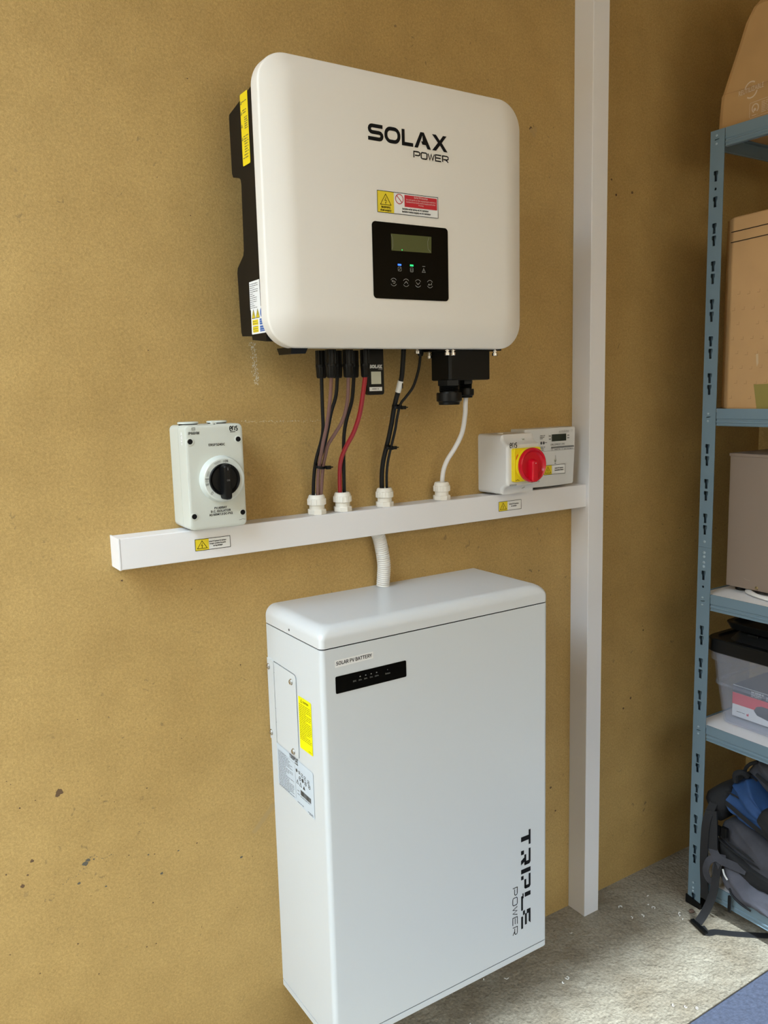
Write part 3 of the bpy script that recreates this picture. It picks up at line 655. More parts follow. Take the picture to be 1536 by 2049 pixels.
PE = [(.1885, -.085, 1.2265), (.1869, -.0791, 1.1865), (.1839, -.0660, 1.1566), (.1851, -.0530, 1.1311), (.1926, -.0357, 1.0942), (.1990, -.022, 1.0151)]
PF = [(.1923, -.115, 1.2265), (.1898, -.1098, 1.196), (.1929, -.0918, 1.1616), (.1927, -.0709, 1.1312), (.1867, -.0557, 1.1081), (.1844, -.0401, 1.0844), (.1880, -.0278, 1.0573), (.1906, -.022, 1.0159)]
for pts, r, m, lab, conn in (
        (PA, .0030, BLACK_R, 'leftmost black cable hanging from the back row of black connectors', 1),
        (PB, .0030, BROWN_R, 'left brown cable, nearly straight, dropping into the leftmost white gland', 1),
        (PC, .0030, BLACK_R, 'black cable curving behind the left brown cable', 1),
        (PD, .0030, BROWN_R, 'right brown cable bending sharply left to join the tied bundle', 1),
        (PE, .0031, BLACK_R, 'black cable passing behind the red cable', 1),
        (PF, .0038, RED_R, 'red cable curving down from beside the small black dongle', 2)):
    o = cable('solar_cable', pts, r, m, lab, group='solar cables below the inverter')
    connector(o, pts[0][0], pts[0][1], 1.2665, 1.2225, slim=(conn == 2))
PG = [(.2865, -.09, 1.2765), (.2856, -.0835, 1.2271), (.2835, -.0764, 1.2043), (.2812, -.0646, 1.1735), (.2826, -.0517, 1.142), (.2819, -.0393, 1.1099), (.2784, -.0292, 1.0775), (.2775, -.0238, 1.0502), (.2790, -.0205, 1.0154)]
PH = [(.3206, -.09, 1.2590), (.3173, -.088, 1.2342), (.3104, -.0811, 1.2063), (.2985, -.0755, 1.1885), (.2895, -.0719, 1.1768), (.2872, -.0650, 1.1578), (.2878, -.0550, 1.1313), (.2862, -.0450, 1.1045), (.2840, -.0360, 1.0774), (.2845, -.0290, 1.0499), (.2868, -.0250, 1.015)]
g = cable('data_cable', PG, .0042, BLACK_R, 'thick black cable with a white tag, right of the dongle', group='data cables below the inverter')
mb = MB().tube([(.2847, -.0800, 1.2160), (.2838, -.0774, 1.2070), (.2829, -.0737, 1.1970)], .0050, 12); mb.build('cable_tag', PAPER, g)
mb = MB(); rect(mb, front(-.0835), .2850, .2868, 1.2030, 1.2120, .0003); mb.build('cable_tag_print', INK, g, wn=False)
h = cable('data_cable', PH, .0024, BLACK_R, 'thin black cable swinging left to join the thick black one', group='data cables below the inverter')
mb = MB(); mb.lathe((.3206, -.09, 1.2765), (0, 0, -1), [(.0080, 0), (.0080, .004), (.0072, .006), (.0062, .008), (.0066, .0085), (.0058, .011), (.0062, .0115), (.0052, .014), (.0055, .0145), (.0040, .019), (.0028, .019)], 16); mb.build('strain_relief', BLACK_P, h)
PI_ = [(.4040, -.108, 1.1960), (.4095, -.1010, 1.1746), (.4154, -.0919, 1.1532), (.4238, -.0719, 1.1198), (.4225, -.052, 1.0915), (.4157, -.0375, 1.0688), (.4134, -.0268, 1.046), (.4124, -.022, 1.0126)]
PI_[0] = (.4095, -.104, 1.192)
cable('mains_cable', PI_, .0043, WHITE_R, 'white cable snaking from the black terminal box to the rightmost gland', n=14)
# cable ties
def cable_tie(c, ax, rx, ry, label, hp):
    o0 = Vector(c); t = Vector(ax).normalized(); b = Vector((1, 0, 0)); b = (b - t * b.dot(t)).normalized(); d = t.cross(b)
    mb = MB(); n = 20; loops = []
    for k in range(n + 1):
        a = 2 * math.pi * k / n; cs, sn = math.cos(a), math.sin(a)
        p = o0 + b * cs * rx + d * sn * ry; nn = (b * cs * ry + d * sn * rx).normalized()
        loops.append([p - t * .0022, p - t * .0022 + nn * .0012, p + t * .0022 + nn * .0012, p + t * .0022])
    mb.loft(loops, False, False)
    o = mb.build('cable_tie', BLACK_P, None, org=c); tag(o, label, 'cable tie', 'black cable ties on the cables')
    hp_ = Vector(hp); m2 = MB(); m2.box(hp_.x - .0042, hp_.x + .0042, hp_.y - .0030, hp_.y + .0030, hp_.z - .0030, hp_.z + .0030, .0008); m2.box(hp_.x + .0042, hp_.x + .0085, hp_.y - .0018, hp_.y + .0018, hp_.z - .0006, hp_.z + .0012)
    m2.build('tie_head', BLACK_P, o); return o
cable_tie((.1440, -.0365, 1.0760), (-.1, .2, -1), .0090, .0105, 'black tie holding the brown and black bundle above the leftmost gland', (.1535, -.0500, 1.0740))
cable_tie((.2845, -.0675, 1.1720), (0, .25, -1), .0082, .0078, 'upper black tie where thin and thick black cables meet', (.2950, -.0720, 1.1700))
cable_tie((.2840, -.0400, 1.1000), (-.08, .25, -1), .0078, .0078, 'lower black tie on the pair of black cables', (.2925, -.0440, 1.0990))
# white glands on the trunking
HZ0, HZ1, HD = .9450, .9926, .0437
for x, lab in ((.1436, 'leftmost white gland, taking the brown and black bundle'), (.1950, 'white gland taking the red cable'), (.2832, 'white gland taking the pair of tied black cables'), (.4124, 'rightmost white gland, taking the white cable')):
    t = empty('cable_gland', (x, -.0222, HZ1), lab, 'cable gland', 'white cable glands on the trunking')
    mb = MB(); mb.lathe((x, -.0222, HZ1), (0, 0, 1), [(.0160, 0), (.0165, .001), (.0165, .0075), (.0160, .0085)], 8); mb.build('base_nut', GLAND, t)
    mb = MB(); mb.lathe((x, -.0222, HZ1 + .0085), (0, 0, 1), [(.0130, 0), (.0130, .008)], 24); mb.build('body', GLAND, t)
    mb = MB(); mb.lathe((x, -.0222, HZ1 + .0160), (0, 0, 1), [(.0150, 0), (.0160, .0006), (.0160, .0108), (.0150, .0116)], 10)
    for k in range(10):
        a = 2 * math.pi * (k + .5) / 10; c_ = Vector((x + math.cos(a) * .0150, -.0222 + math.sin(a) * .0150, 0)); t_ = Vector((-math.sin(a), math.cos(a), 0)); n_ = Vector((math.cos(a), math.sin(a), 0))
        mb.loft([[c_ + t_ * p_ * .0026 + n_ * q_ + Vector((0, 0, HZ1 + .0160 + z_)) for p_, q_ in ((-1, -.001), (1, -.001), (.8, .0012), (-.8, .0012))] for z_ in (.0008, .0098)])
    mb.lathe((x, -.0222, HZ1 + .0160), (0, 0, 1), [(.0140, .0100), (.0148, .0116), (.0142, .0148), (.0126, .0172), (.0116, .0178), (.0108, .0160), (.0106, .004)], 24); mb.build('dome_nut', GLAND, t)
    mb = MB(); mb.lathe((x, -.0222, HZ1 + .0160), (0, 0, 1), [(.0107, .009), (.0107, .0125)], 20); mb.build('rubber_seal', BLACK_R, t)
# plug-in dongle
dg_ = empty('plug_in_dongle', (.229, -.09, 1.2765), 'small black plug-in dongle with white lettering beside the red cable', 'dongle')
mb = MB(); dl = lambda y, g=0: [Vector((a, y, b)) for a, b in rrect(.2125 + g, .2452 - g, 1.1935 + g, 1.2765 - g, .0045, 4)]
mb.loft([dl(-.078, .001), dl(-.079), dl(-.0885), dl(-.0897, .0013), dl(-.0897, .003)]); mb.build('body', BLACK_P, dg_)
DF = front(-.0897)
mb = MB(); text(mb, DF, 'SOLAX', .2415, 1.2380, .0048, .0004, width=.0265, align='R', bold=.03); text(mb, DF, 'POWER', .2415, 1.2350, .0018, .0004, align='R', bold=0); mb.build('lettering', INK_W, dg_, wn=False)
mb = MB(); rect(mb, DF, .2190, .2385, 1.2115, 1.2320, .0003); mb.build('blank_label', mat('dongle_label_paper', (.62, .62, .50), .5), dg_, wn=False)
mb = MB(); rect(mb, DF, .2150, .2400, 1.2000, 1.2065, .0003); l2 = mb.build('number_label', PAPER, dg_, wn=False)
mb = MB(); greek(mb, DF, .2200, .2340, 1.2028, .0018, .0005); mb.build('print', INK_G, l2, wn=False)

# ------------------------------------------------------------------ trunking
TX0, TX1, TD = .7777, .8227, .0510
ht = empty('cable_trunking', (-.2014, 0, HZ0), 'level run of white cable trunking below the inverter', 'trunking')
X1 = TX0 - .0006
mb = MB(); mb.box(-.2004, X1, -.0365, 0, HZ0 + .0006, HZ1 - .0006, .0003, 1); mb.build('channel', PVC, ht)
mb = MB(); mb.loft([[Vector((x, y, z)) for y, z in ((-.0352, HZ0), (-.0430, HZ0), (-HD, HZ0 + .0009), (-HD, HZ1 - .0009), (-.0430, HZ1), (-.0352, HZ1))] for x in (-.2002, X1)]); mb.build('lid', PVC, ht)
mb = MB(); mb.box(-.2032, -.2004, -.0442, 0, HZ0 - .0006, HZ1 + .0006, .0006, 2); mb.build('end_cap', PVC, ht)
HF = front(-HD)
warn_sticker(ht, HF, -.0852, -.0270, .9596, .9774, [('Solar PV System DC Isolator', -.0480, .9712, .0020, .0290), ('Danger: contains live parts', -.0480, .9676, .0020, .0270), ('during daylight', -.0480, .9640, .0020, .0160)], 'yellow and white sticker below the round black knob', .385)
warn_sticker(ht, HF, .5349, .5933, .9594, .9778, [('Solar PV System', .5740, .9702, .0023, .0250), ('AC Isolator', .5740, .9658, .0023, .0150)], 'yellow and white sticker below the red knob', .385)
vt_ = empty('cable_trunking', (TX0, 0, 0), 'tall upright white cable trunking from floor to ceiling', 'trunking')
mb = MB(); mb.box(TX0 + .0006, TX1 - .0006, -.0395, 0, 0, CZ, .0003, 1); mb.build('channel', PVC, vt_)
mb = MB(); mb.loft([[Vector((x, y, z)) for x, y in ((TX0, -.0385), (TX0, -TD + .0009), (TX0 + .0009, -TD), (TX1 - .0009, -TD), (TX1, -TD + .0009), (TX1, -.0385))] for z in (0.0005, CZ - .0005)]); mb.build('lid', PVC, vt_)
# corrugated conduit into the battery
cp = spline([(.2620, -.020, .950), (.2690, -.020, .9392), (.2755, -.020, .9123), (.2796, -.0195, .8837), (.2795, -.017, .8600), (.2790, -.0155, .8435)], 26)
P2 = [cp[0]]; acc = 0; step = .00055; r_ = []
for a, b in zip(cp, cp[1:]):
    d = (b - a).length; 
    while acc + step <= d + 1e-9: acc += step; P2.append(a.lerp(b, acc / d))
    acc -= d
rad = [.0124 if (i % 7) < 4 else .0110 for i in range(len(P2))]
o = MB().tube(P2, rad, 18).build('flexible_conduit', PVC_C, None, org=(.279, -.016, .8435), sharp=80); tag(o, 'short white corrugated conduit between the level trunking and the battery', 'conduit')

# ------------------------------------------------------------------ grey rotary isolator on the left
di = empty('rotary_isolator', (-.054, 0, .9960), 'pale grey isolator box with a round black knob, left end of trunking', 'switch')
dx0, dx1, dz0, dz1, dd = -.1004, -.0072, .9960, 1.1562, .0705
def dloop(y, g, r=.0075): return [Vector((a, y, b)) for a, b in rrect(dx0 + g, dx1 - g, dz0 + g, dz1 - g, r, 5)]
mb = MB(); mb.loft([dloop(0, .0006), dloop(-.0395, 0), dloop(-.0398, .0006)]); mb.build('back_box', ISO_G, di)
mb = MB(); mb.loft([dloop(-.0404, .0006), dloop(-.0407, 0), dloop(-.0670, 0), dloop(-.0695, .0009), dloop(-dd, .0028), dloop(-dd, .0050)]); mb.build('lid', ISO_G, di)
DI = front(-dd)
for x, z in ((-.0932, 1.1318), (-.0158, 1.1318), (-.0932, 1.0180), (-.0143, 1.0170)):
    mb = MB(); mb.lathe(DI.p(x, z, -.0005), DI.n, [(.0058, 0), (.0058, .0012), (.0048, .0016), (.0040, .0013), (.0038, .0007), (.0001, .0006)], 24); s_ = mb.build('screw_boss', ISO_G, di)
    mb = MB(); mb.lathe(DI.p(x, z, -.0003), DI.n, [(.0040, 0), (.0040, .0013), (.0012, .0012)], 20); mb.build('screw_hole_shade', INK, s_)  # black disc; the shade of the hole is put in its colour
KX, KZ = -.0462, 1.0722
mb = MB(); mb.lathe((KX, -dd + .001, KZ), (0, -1, 0), [(.0365, 0), (.0352, .006), (.0335, .0115), (.0318, .0128), (.0240, .0128)], 56); dial = mb.build('dial_collar', ISO_L, di)
mb = MB(); mb.lathe((KX, -dd - .0110, KZ), (0, -1, 0), [(.0248, 0), (.0248, .0030), (.0240, .0042), (.0225, .0035), (.0200, .0010)], 48); kn = mb.build('knob', BLACK_P, di)
mb = MB(); y0_, y1_ = -dd - .012, -dd - .0270
gl = []
for k, (yy, ww) in enumerate(((y0_, .0075), (y0_ - .006, .0066), (y1_ + .003, .0060), (y1_ + .0008, .0050), (y1_, .0036))):
    g2 = .0018 * max(0, k - 2)
    gl.append([Vector((KX + a, yy, KZ + b)) for a, b in rrect(-ww, ww, -.0300 + g2, .0235 - g2, min(ww * .7, .004), 4)])
mb.loft(gl); mb.build('knob_handle', BLACK_P, kn)
mb = MB(); KF = front(y1_); text(mb, KF, 'ON', KX, KZ - .0015, .0026, .0004, align='C', bold=0); rect(mb, KF, KX - .0004, KX + .0004, KZ + .015, KZ + .019, .0004); mb.build('knob_print', ICON, kn, wn=False)
DC = front(-dd - .0118)
mb = MB(); text(mb, DC, 'I ON', KX - .0005, KZ + .0262, .0036, .0004, width=.0075, bold=.005)
text(mb, DC, 'O', KX - .0286, KZ - .0022, .0038, .0004, align='C', bold=0); text(mb, DC, 'OFF', KX - .0280, KZ - .0076, .0033, .0004, align='C', width=.0050, bold=.005); stroke(mb, DC, [(KX - .0312, KZ + .0030), (KX - .0252, KZ + .0026)], .0008, .0004)
stroke(mb, DC, arcp(KX, KZ, .0290, .0290, 100, 122, 5), .0005, .0004); stroke(mb, DC, arcp(KX, KZ, .0272, .0272, 102, 120, 5), .0004, .0004); stroke(mb, DC, arcp(KX, KZ, .0288, .0288, 150, 168, 5), .0005, .0004); stroke(mb, DC, arcp(KX, KZ, .0270, .0270, 150, 166, 5), .0004, .0004)
a_ = math.radians(222); cx, cz = KX + .0285 * math.cos(a_), KZ + .0285 * math.sin(a_); stroke(mb, DC, [(cx - .002, cz - .001), (cx, cz + .002), (cx + .002, cz - .0002), (cx, cz - .0022)], .0004, .0004, True)
mb.build('dial_print', INK, dial, wn=False)
mb = MB()
text(mb, DI, 'IP66NW', -.0865, 1.1423, .0040, .0004, width=.0175, align='C', bold=.01)
stroke(mb, DI, rrect(-.0893, -.0843, 1.1488, 1.1526, .0002, 1), .0004, .0004, True); stroke(mb, DI, rrect(-.0881, -.0855, 1.1497, 1.1517, .0002, 1), .0003, .0004, True)
mb.build('rating_print', INK, di, wn=False); mb = MB(); text(mb, DI, 'ERSP324DC', -.0510, 1.1237, .0033, .0004, width=.0265, align='C')
mb.build('model_print', INK, di, wn=False); mb = MB()
for i, s in enumerate(('PV ARRAY', 'D.C. ISOLATOR', 'AS 60947.3 DC-PV2')): text(mb, DI, s, -.0503, 1.0262 - i * .0050, .0033, .0004, width=(.0205, .0325, .0385)[i], align='C')
stroke(mb, DI, [(-.0210, 1.0056), (-.0175, 1.0056), (-.0150, 1.0068), (-.0120, 1.0056), (-.0098, 1.0054)], .0004, .0004)
def eris(mb, fr, x, z, w_, h, wd, d=.0004):
    def st_(P, dx): stroke(mb, fr, [(x + (dx + a) * w_, z + b * h) for a, b in P], wd, d)
    st_([(.02, .50), (.22, .50), (.22, .80), (.16, 1), (.08, 1), (.01, .8), (.01, .2), (.07, 0), (.22, 0)], 0)
    st_([(.02, 0), (.02, .8), (.07, 1), (.18, 1)], .30); st_([(.06, 0), (.12, 1)], .52); st_([(.20, 1), (.06, 1), (.02, .8), (.05, .58), (.17, .45), (.20, .2), (.15, 0), (-.02, 0)], .74)
mb.build('title_print', INK, di, wn=False); mb = MB(); eris(mb, DI, -.0288, 1.1456, .0135, .0064, .0014); greek(mb, DI, -.0285, -.0175, 1.1430, .0018, .0004, .8)
mb.build('logo', INK, di, wn=False)
mb = MB(); stroke(mb, DI, [(-.0335, 1.1402), (-.0335, 1.1520)], .0004, .0003); mb.build('logo_frame', ISO_L, di, wn=False); mb = MB(); stroke(mb, DI, [(-.0118, 1.1402), (-.0118, 1.1520)], .0006, .0003); mb.build('logo_frame', ISO_L, di, wn=False)
mb = MB(); flat(mb, left(dx0), circ(.0555, 1.1362, .0034, 20, .0105), .0003); ov = mb.build('oval_seal', PAPER, di, wn=False)
mb = MB(); Lz = left(dx0)
for k in range(3): stroke(mb, Lz, arcp(.0555, 1.1395 - k * .004, .0018, .0016, 40 + k * 90, 260 + k * 60, 6), .0005, .0005)
mb.build('print', INK_G, ov, wn=False)
for x, y in ((-.0815, -.0335), (-.0345, -.0335)):
    mb = MB(); mb.lathe((x, y, dz1 + .0009), (0, 0, 1), [(.0145, -.002), (.0145, .0005)], 28); c_ = mb.build('plug_seal', BLACK_P, di)
    mb = MB(); mb.lathe((x, y, dz1 + .0014), (0, 0, 1), [(.0155, 0), (.0160, .0006), (.0160, .0020), (.0150, .0028)], 28); mb.build('entry_plug', ISO_L, di)
mb = MB(); mb.lathe((-.0520, -.062, dz1), (0, -1, 0), [(.0038, -.002), (.0038, .005)], 18); mb.build('hinge_lug', ISO_G, di)
mb = MB(); mb.lathe((-.0520, -.067, dz1), (0, -1, 0), [(.0013, 0), (.0012, .0004)], 12); mb.build('hinge_pin', INK_G, di)

# ------------------------------------------------------------------ red and yellow isolator on the right
ai = empty('rotary_isolator', (.563, 0, .9960), 'pale grey isolator box with a red knob on a yellow plate', 'switch')
ax0, ax1 = .5205, .6050
def arc2(cy, cz, r, a0, a1, n=5): return [(cy + r * math.cos(math.radians(a0 + (a1 - a0) * k / n)), cz + r * math.sin(math.radians(a0 + (a1 - a0) * k / n))) for k in range(n + 1)]
prof = [(0, .9958), (-.0690, .9958)] + arc2(-.0850, .9958, .0165, 0, 78, 6)[1:] + [(-.0862, 1.0135), (-.0868, 1.0160), (-.0868, 1.0890), (-.0862, 1.0915)] + arc2(-.0850, 1.1100, .0165, -78, 0, 6)[:-1] + [(-.0680, 1.1108), (0, 1.1108)]
zc_ = 1.0533
def isec(x, ins): return [Vector((x, y + ins * (y / -.0868), zc_ + (z - zc_) * (1 - ins / .0575))) for y, z in prof]
xs_ = []
for k in range(6):
    t = math.radians(90 * k / 5); xs_.append((.0065 * (1 - math.sin(t)), .0065 * (1 - math.cos(t))))
loops = [isec(ax0 + d_, i_) for i_, d_ in [(a_, b_) for a_, b_ in xs_]]
loops += [isec(ax0 + .012, 0), isec(ax1 - .012, 0)] + [isec(ax1 - d_, i_) for i_, d_ in xs_[::-1]]
MB().loft(loops).build('housing', ISO_W, ai, sharp=40)
for cz_, s in ((1.1100, 1), (.9958, -1)):
    a_ = math.radians(-42); oy, oz = -.085 + .0165 * math.cos(a_), cz_ + s * .0165 * math.sin(a_)
    ax_ = Vector((0, -math.cos(a_), -s * math.sin(a_)))
    mb = MB(); mb.lathe(Vector((.5725, oy, oz)) - ax_ * .001, ax_, [(.0046, 0), (.0046, .0018), (.0038, .0022), (.0034, .0018)], 20); b_ = mb.build('screw_boss', ISO_W, ai)
    mb = MB(); mb.lathe(Vector((.5725, oy, oz)) + ax_ * .0006, ax_, [(.0033, 0), (.0030, .0006), (.0008, .0007)], 16); mb.build('screw_head', ISO_G, b_)
    stroke(m_ := MB(), Fr((.5725, oy, oz), Vector((1, 0, 0)), Vector((1, 0, 0)).cross(ax_) * -1), [(-.0028, -.0012), (.0028, .0012)], .0009, .0016); m_.build('screw_slot', INK_G, b_, wn=False)
AF = front(-.0868)
mb = MB(); eris(mb, AF, .5262, 1.0868, .0185, .0085, .0017); mb.build('logo', INK_G, ai, wn=False); mb = MB()
text(mb, AF, 'ERS60324', .5252, 1.0136, .0030, .0004, width=.0175, bold=.005); mb.build('model_print', INK_G, ai, wn=False); mb = MB(); text(mb, AF, '32A 4P IP65', .5790, 1.0158, .0030, .0004, width=.0235, bold=.005); mb.build('print', INK_G, ai, wn=False)
mb = MB(); yl = lambda w, g: [AF.p(a, b, w) for a, b in rrect(.5305 + g, .5990 - g, 1.0212 + g, 1.0850 - g, .0035, 4)]
mb.loft([yl(-.0005, 0), yl(.0068, 0), yl(.0078, .0010), yl(.0078, .0025)]); yp = mb.build('yellow_plate', YEL, ai)
RX0, RZ0 = .5655, 1.0527
mb = MB(); mb.lathe((RX0, -.0945, RZ0), (0, -1, 0), [(.0318, -.0005), (.0312, .0055), (.0295, .0068)], 48); mb.build('yellow_ring', YEL, ai)
mb = MB(); PF_ = front(-.0946); flat(mb, PF_, [(.5345, 1.0640), (.5395, 1.0655), (.5415, 1.0715), (.5385, 1.0745), (.5350, 1.0700)], .0006); mb.build('padlock_tab', ORA, ai, wn=False)
mb = MB(); stroke(mb, PF_, [(.5335, 1.0245), (.5365, 1.0245), (.5385, 1.0258), (.5410, 1.0240), (.5430, 1.0242)], .0009, .0005); mb.build('plate_print', INK, ai, wn=False)
mb = MB(); mb.lathe((RX0, -.1010, RZ0), (0, -1, 0), [(.0290, 0), (.0325, .0015), (.0332, .0050), (.0325, .0090), (.0305, .0105), (.0285, .0095), (.0265, .0060), (.0240, .0035), (.0005, .0035)], 56); rk = mb.build('red_knob', RED, ai)
mb = MB(); gl = []
for k, (w_, ww) in enumerate(((.002, .0095), (.0075, .0085), (.0135, .0076), (.0152, .0062), (.0158, .0045))):
    gl.append([Vector((RX0 + a, -.1010 - w_, RZ0 + b)) for a, b in rrect(-ww, ww, -.0318 + .001 * max(0, k - 2), .0120 - k * .0012, min(ww * .75, .006), 4)])
mb.loft(gl); mb.build('knob_handle', RED, rk)
mb = MB(); mb.lathe((RX0 - .0005, -.1168, RZ0 + .004), (0, -1, 0), [(.0009, 0), (.0006, .0003)], 8); mb.build('knob_pip', INK_W, rk)
mb = MB(); mb.lathe((.548, -.034, 1.1108), (0, 0, 1), [(.0060, 0), (.0058, .0008), (.0030, .0018), (.0005, .0020)], 16); mb.build('entry_cap', PAPER, ai)

# ------------------------------------------------------------------ energy meter
me_ = empty('energy_meter', (.68, 0, .9960), 'white electricity meter with small screen, behind the red knob', 'meter')
mx0, mx1, mz0, mz1, md = .6056, .7502, .9962, 1.1158, .0400
def mloop(z, g, bow=.0, y1=0.0):
    pts = [(mx0 + g, y1), (mx1 - g, y1), (mx1 - g, -md + .004 + bow + g)]
    for k in range(9):
        t = k / 8; x = mx1 - g - .0025 - t * (mx1 - mx0 - 2 * g - .005); pts.append((x, -md + bow * (2 * t - 1) ** 2 + g))
    pts.append((mx0 + g, -md + .004 + bow + g)); return [Vector((a, b, z)) for a, b in pts]
mb = MB(); mb.loft([mloop(mz0, .004, .006), mloop(mz0 + .0012, .0012, .006), mloop(mz0 + .004, 0, .006), mloop(1.0690, 0, .002), mloop(1.0694, .0010, .002)]); mb.build('terminal_cover', MET_W, me_)
mb = MB(); mb.loft([mloop(1.0696, .0012, .001), mloop(1.0706, .0006, .001), mloop(1.1130, .0002, .001), mloop(mz1, .0012, .001)]); mb.build('meter_case', MET_W, me_)
MF = front(-md - .0002)
def mt(v): return .6325 + v   # display section starts right of the isolator
mb = MB(); rect(mb, MF, .6805, .7210, 1.0885, 1.1028, .0003); sc_ = mb.build('screen', LCD_D, me_, wn=False)
mb = MB()
for x_ in (.7030, .7068, .7106, .7150): stroke(mb, MF, [(x_, 1.0915), (x_ + .0022, 1.0915), (x_ + .0022, 1.0992), (x_, 1.0992)], .0007, .0006)
mb.build('digits', INK, sc_, wn=False)
mb = MB()
text(mb, MF, 'EML2204000 1440', .6775, 1.0800, .0040, .0004, width=.0390, bold=0)
for cx in (.6512, .6580): flat(mb, MF, circ(cx, 1.0868, .0024, 16, .0031), .0004)
x = .6790
while x < .7430: rect(mb, MF, x, x + .0009, 1.0742, 1.0778, .0004); x += .0014
text(mb, MF, 'CE', .7075, 1.0688 + .0018, .0030, .0004, bold=0); greek(mb, MF, .6880, .7055, 1.0712, .0018, .0004); greek(mb, MF, .7140, .7420, 1.0708, .0018, .0004); stroke(mb, MF, rrect(.6790, .6830, 1.0706, 1.0735, .0004, 1), .0004, .0004, True)
for a, b, z in ((.6480, .6620, 1.1010), (.6480, .6620, 1.0978), (.6480, .656, 1.0950), (.6480, .6640, 1.0780), (.6480, .6610, 1.0752), (.652, .658, 1.0720), (.6610, .668, 1.0865)): greek(mb, MF, a, b, z, .0020, .0004)
for a, b, z in ((.6720, .6780, 1.0990), (.6720, .6780, 1.0930), (.7240, .7300, 1.0985), (.7240, .7300, 1.0930)): greek(mb, MF, a, b, z, .0026, .0004)
mb.build('print', INK_G, me_, wn=False)
mb = MB(); text(mb, MF, 'emlite', .7005, 1.1062, .0042, .0004, width=.0280, bold=0); stroke(mb, MF, [(.699, 1.1056), (.729, 1.1056)], .0003, .0004); stroke(mb, MF, rrect(.7350, .7385, 1.1068, 1.1100, .0003, 1), .0003, .0004, True); mb.build('faint_print', mat('pale_ink', (.32, .32, .31), .5), me_, wn=False)
TF = front(-md + .0005)
mb = MB(); mb.lathe(front(-md).p(.6900, 1.0492, -.0008), (0, -1, 0), [(.0030, 0), (.0030, .0018), (.0022, .0020), (.0018, .0012)], 16); mb.build('seal_screw', ISO_G, me_)
mb = MB(); stroke(mb, front(-md), [(.6900, 1.0600), (.6903, 1.0530), (.6920, 1.0500), (.6905, 1.0465), (.6885, 1.0480), (.6895, 1.0500)], .0007, .0014); stroke(mb, front(-md), [(.6895, 1.0465), (.6895, 1.0435)], .0006, .0014); stroke(mb, front(-md), [(.6872, 1.0430), (.6920, 1.0432)], .0009, .0014); mb.build('sealing_wire', INK_G, me_, wn=False)
warn_sticker(me_, front(-md + .0004), .6590, .7186, 1.0212, 1.0402, [('Solar PV System', .7010, 1.0322, .0023, .0245), ('Generation Meter', .7010, 1.0280, .0023, .0250)], 'yellow and white sticker on the meter cover', .37)
for c_ in list(me_.children):
    pass

# ------------------------------------------------------------------ storage rack
SX, SY, SW_, SH, SDX, SLY = 1.0142, -.1495, .0325, 1.7040, .415, .90
rack = empty('storage_rack', (SX, SY, 0), 'blue-grey bolted metal shelving rack along the right wall', 'shelving')
def keyhole(cu, cv):
    return [(cu - .0032, cv - .0105), (cu + .0032, cv - .0105), (cu + .0034, cv + .0010), (cu + .0054, cv + .0030), (cu + .0054, cv + .0088), (cu + .0042, cv + .0102), (cu - .0042, cv + .0102), (cu - .0054, cv + .0088), (cu - .0054, cv + .0030), (cu - .0034, cv + .0010)]
def holed_plate(mb, fr, u0, u1, v0, v1, holes, th):
    pts = [Vector(p) for p in ((u0, v0), (u1, v0), (u1, v1), (u0, v1))]; edges = [(0, 1), (1, 2), (2, 3), (3, 0)]; loops = [[0, 1, 2, 3]]
    for H in holes:
        b = len(pts); pts += [Vector(p) for p in H]; n = len(H); edges += [(b + i, b + (i + 1) % n) for i in range(n)]; loops.append([b + i for i in range(n)])
    vs, es, fs, *_ = delaunay_2d_cdt(pts, edges, [], 0, 1e-7)
    def inside(p, P):
        r = False; j = len(P) - 1
        for i in range(len(P)):
            if (P[i][1] > p[1]) != (P[j][1] > p[1]) and p[0] < (P[j][0] - P[i][0]) * (p[1] - P[i][1]) / (P[j][1] - P[i][1]) + P[i][0]: r = not r
            j = i
        return r
    keep = []
    for f in fs:
        c = sum((vs[i] for i in f), Vector((0, 0))) / len(f)
        if not any(abs(c.y - H[0][1]) < .03 and inside(c, H) for H in holes): keep.append(tuple(f))
    for w, flip in ((0, False), (-th, True)): mb.add([fr.p(v.x, v.y, w) for v in vs], [f[::-1] if flip else f for f in keep])
    for L in loops:
        n = len(L); mb.add([fr.p(pts[i].x, pts[i].y, 0) for i in L] + [fr.p(pts[i].x, pts[i].y, -th) for i in L], [(i, (i + 1) % n, n + (i + 1) % n, n + i) for i in range(n)])
PF2 = left(SX)
levels = [.0760, .4455, .7435, 1.1445, 1.7040]
U = -SY; uc = U + .0150
kz_all = [1.6149 - .0003, 1.5896 - .0, 1.5645]
kz = [1.5896, 1.5645, 1.5122, 1.4876, 1.4367, 1.4117, 1.3601, 1.3348, 1.2845, 1.2588, 1.208, 1.1839, 1.0591, 1.0334, .9839, .9578, .9088, .8835, .7828, .6591, .6361, .5846, .5591, .5097, .485, .3606, .3375, .2877, .2651, .2131, .1891, .139, .1159, .020]
kz = [1.6149] + kz[1:]
ZJ = .8455
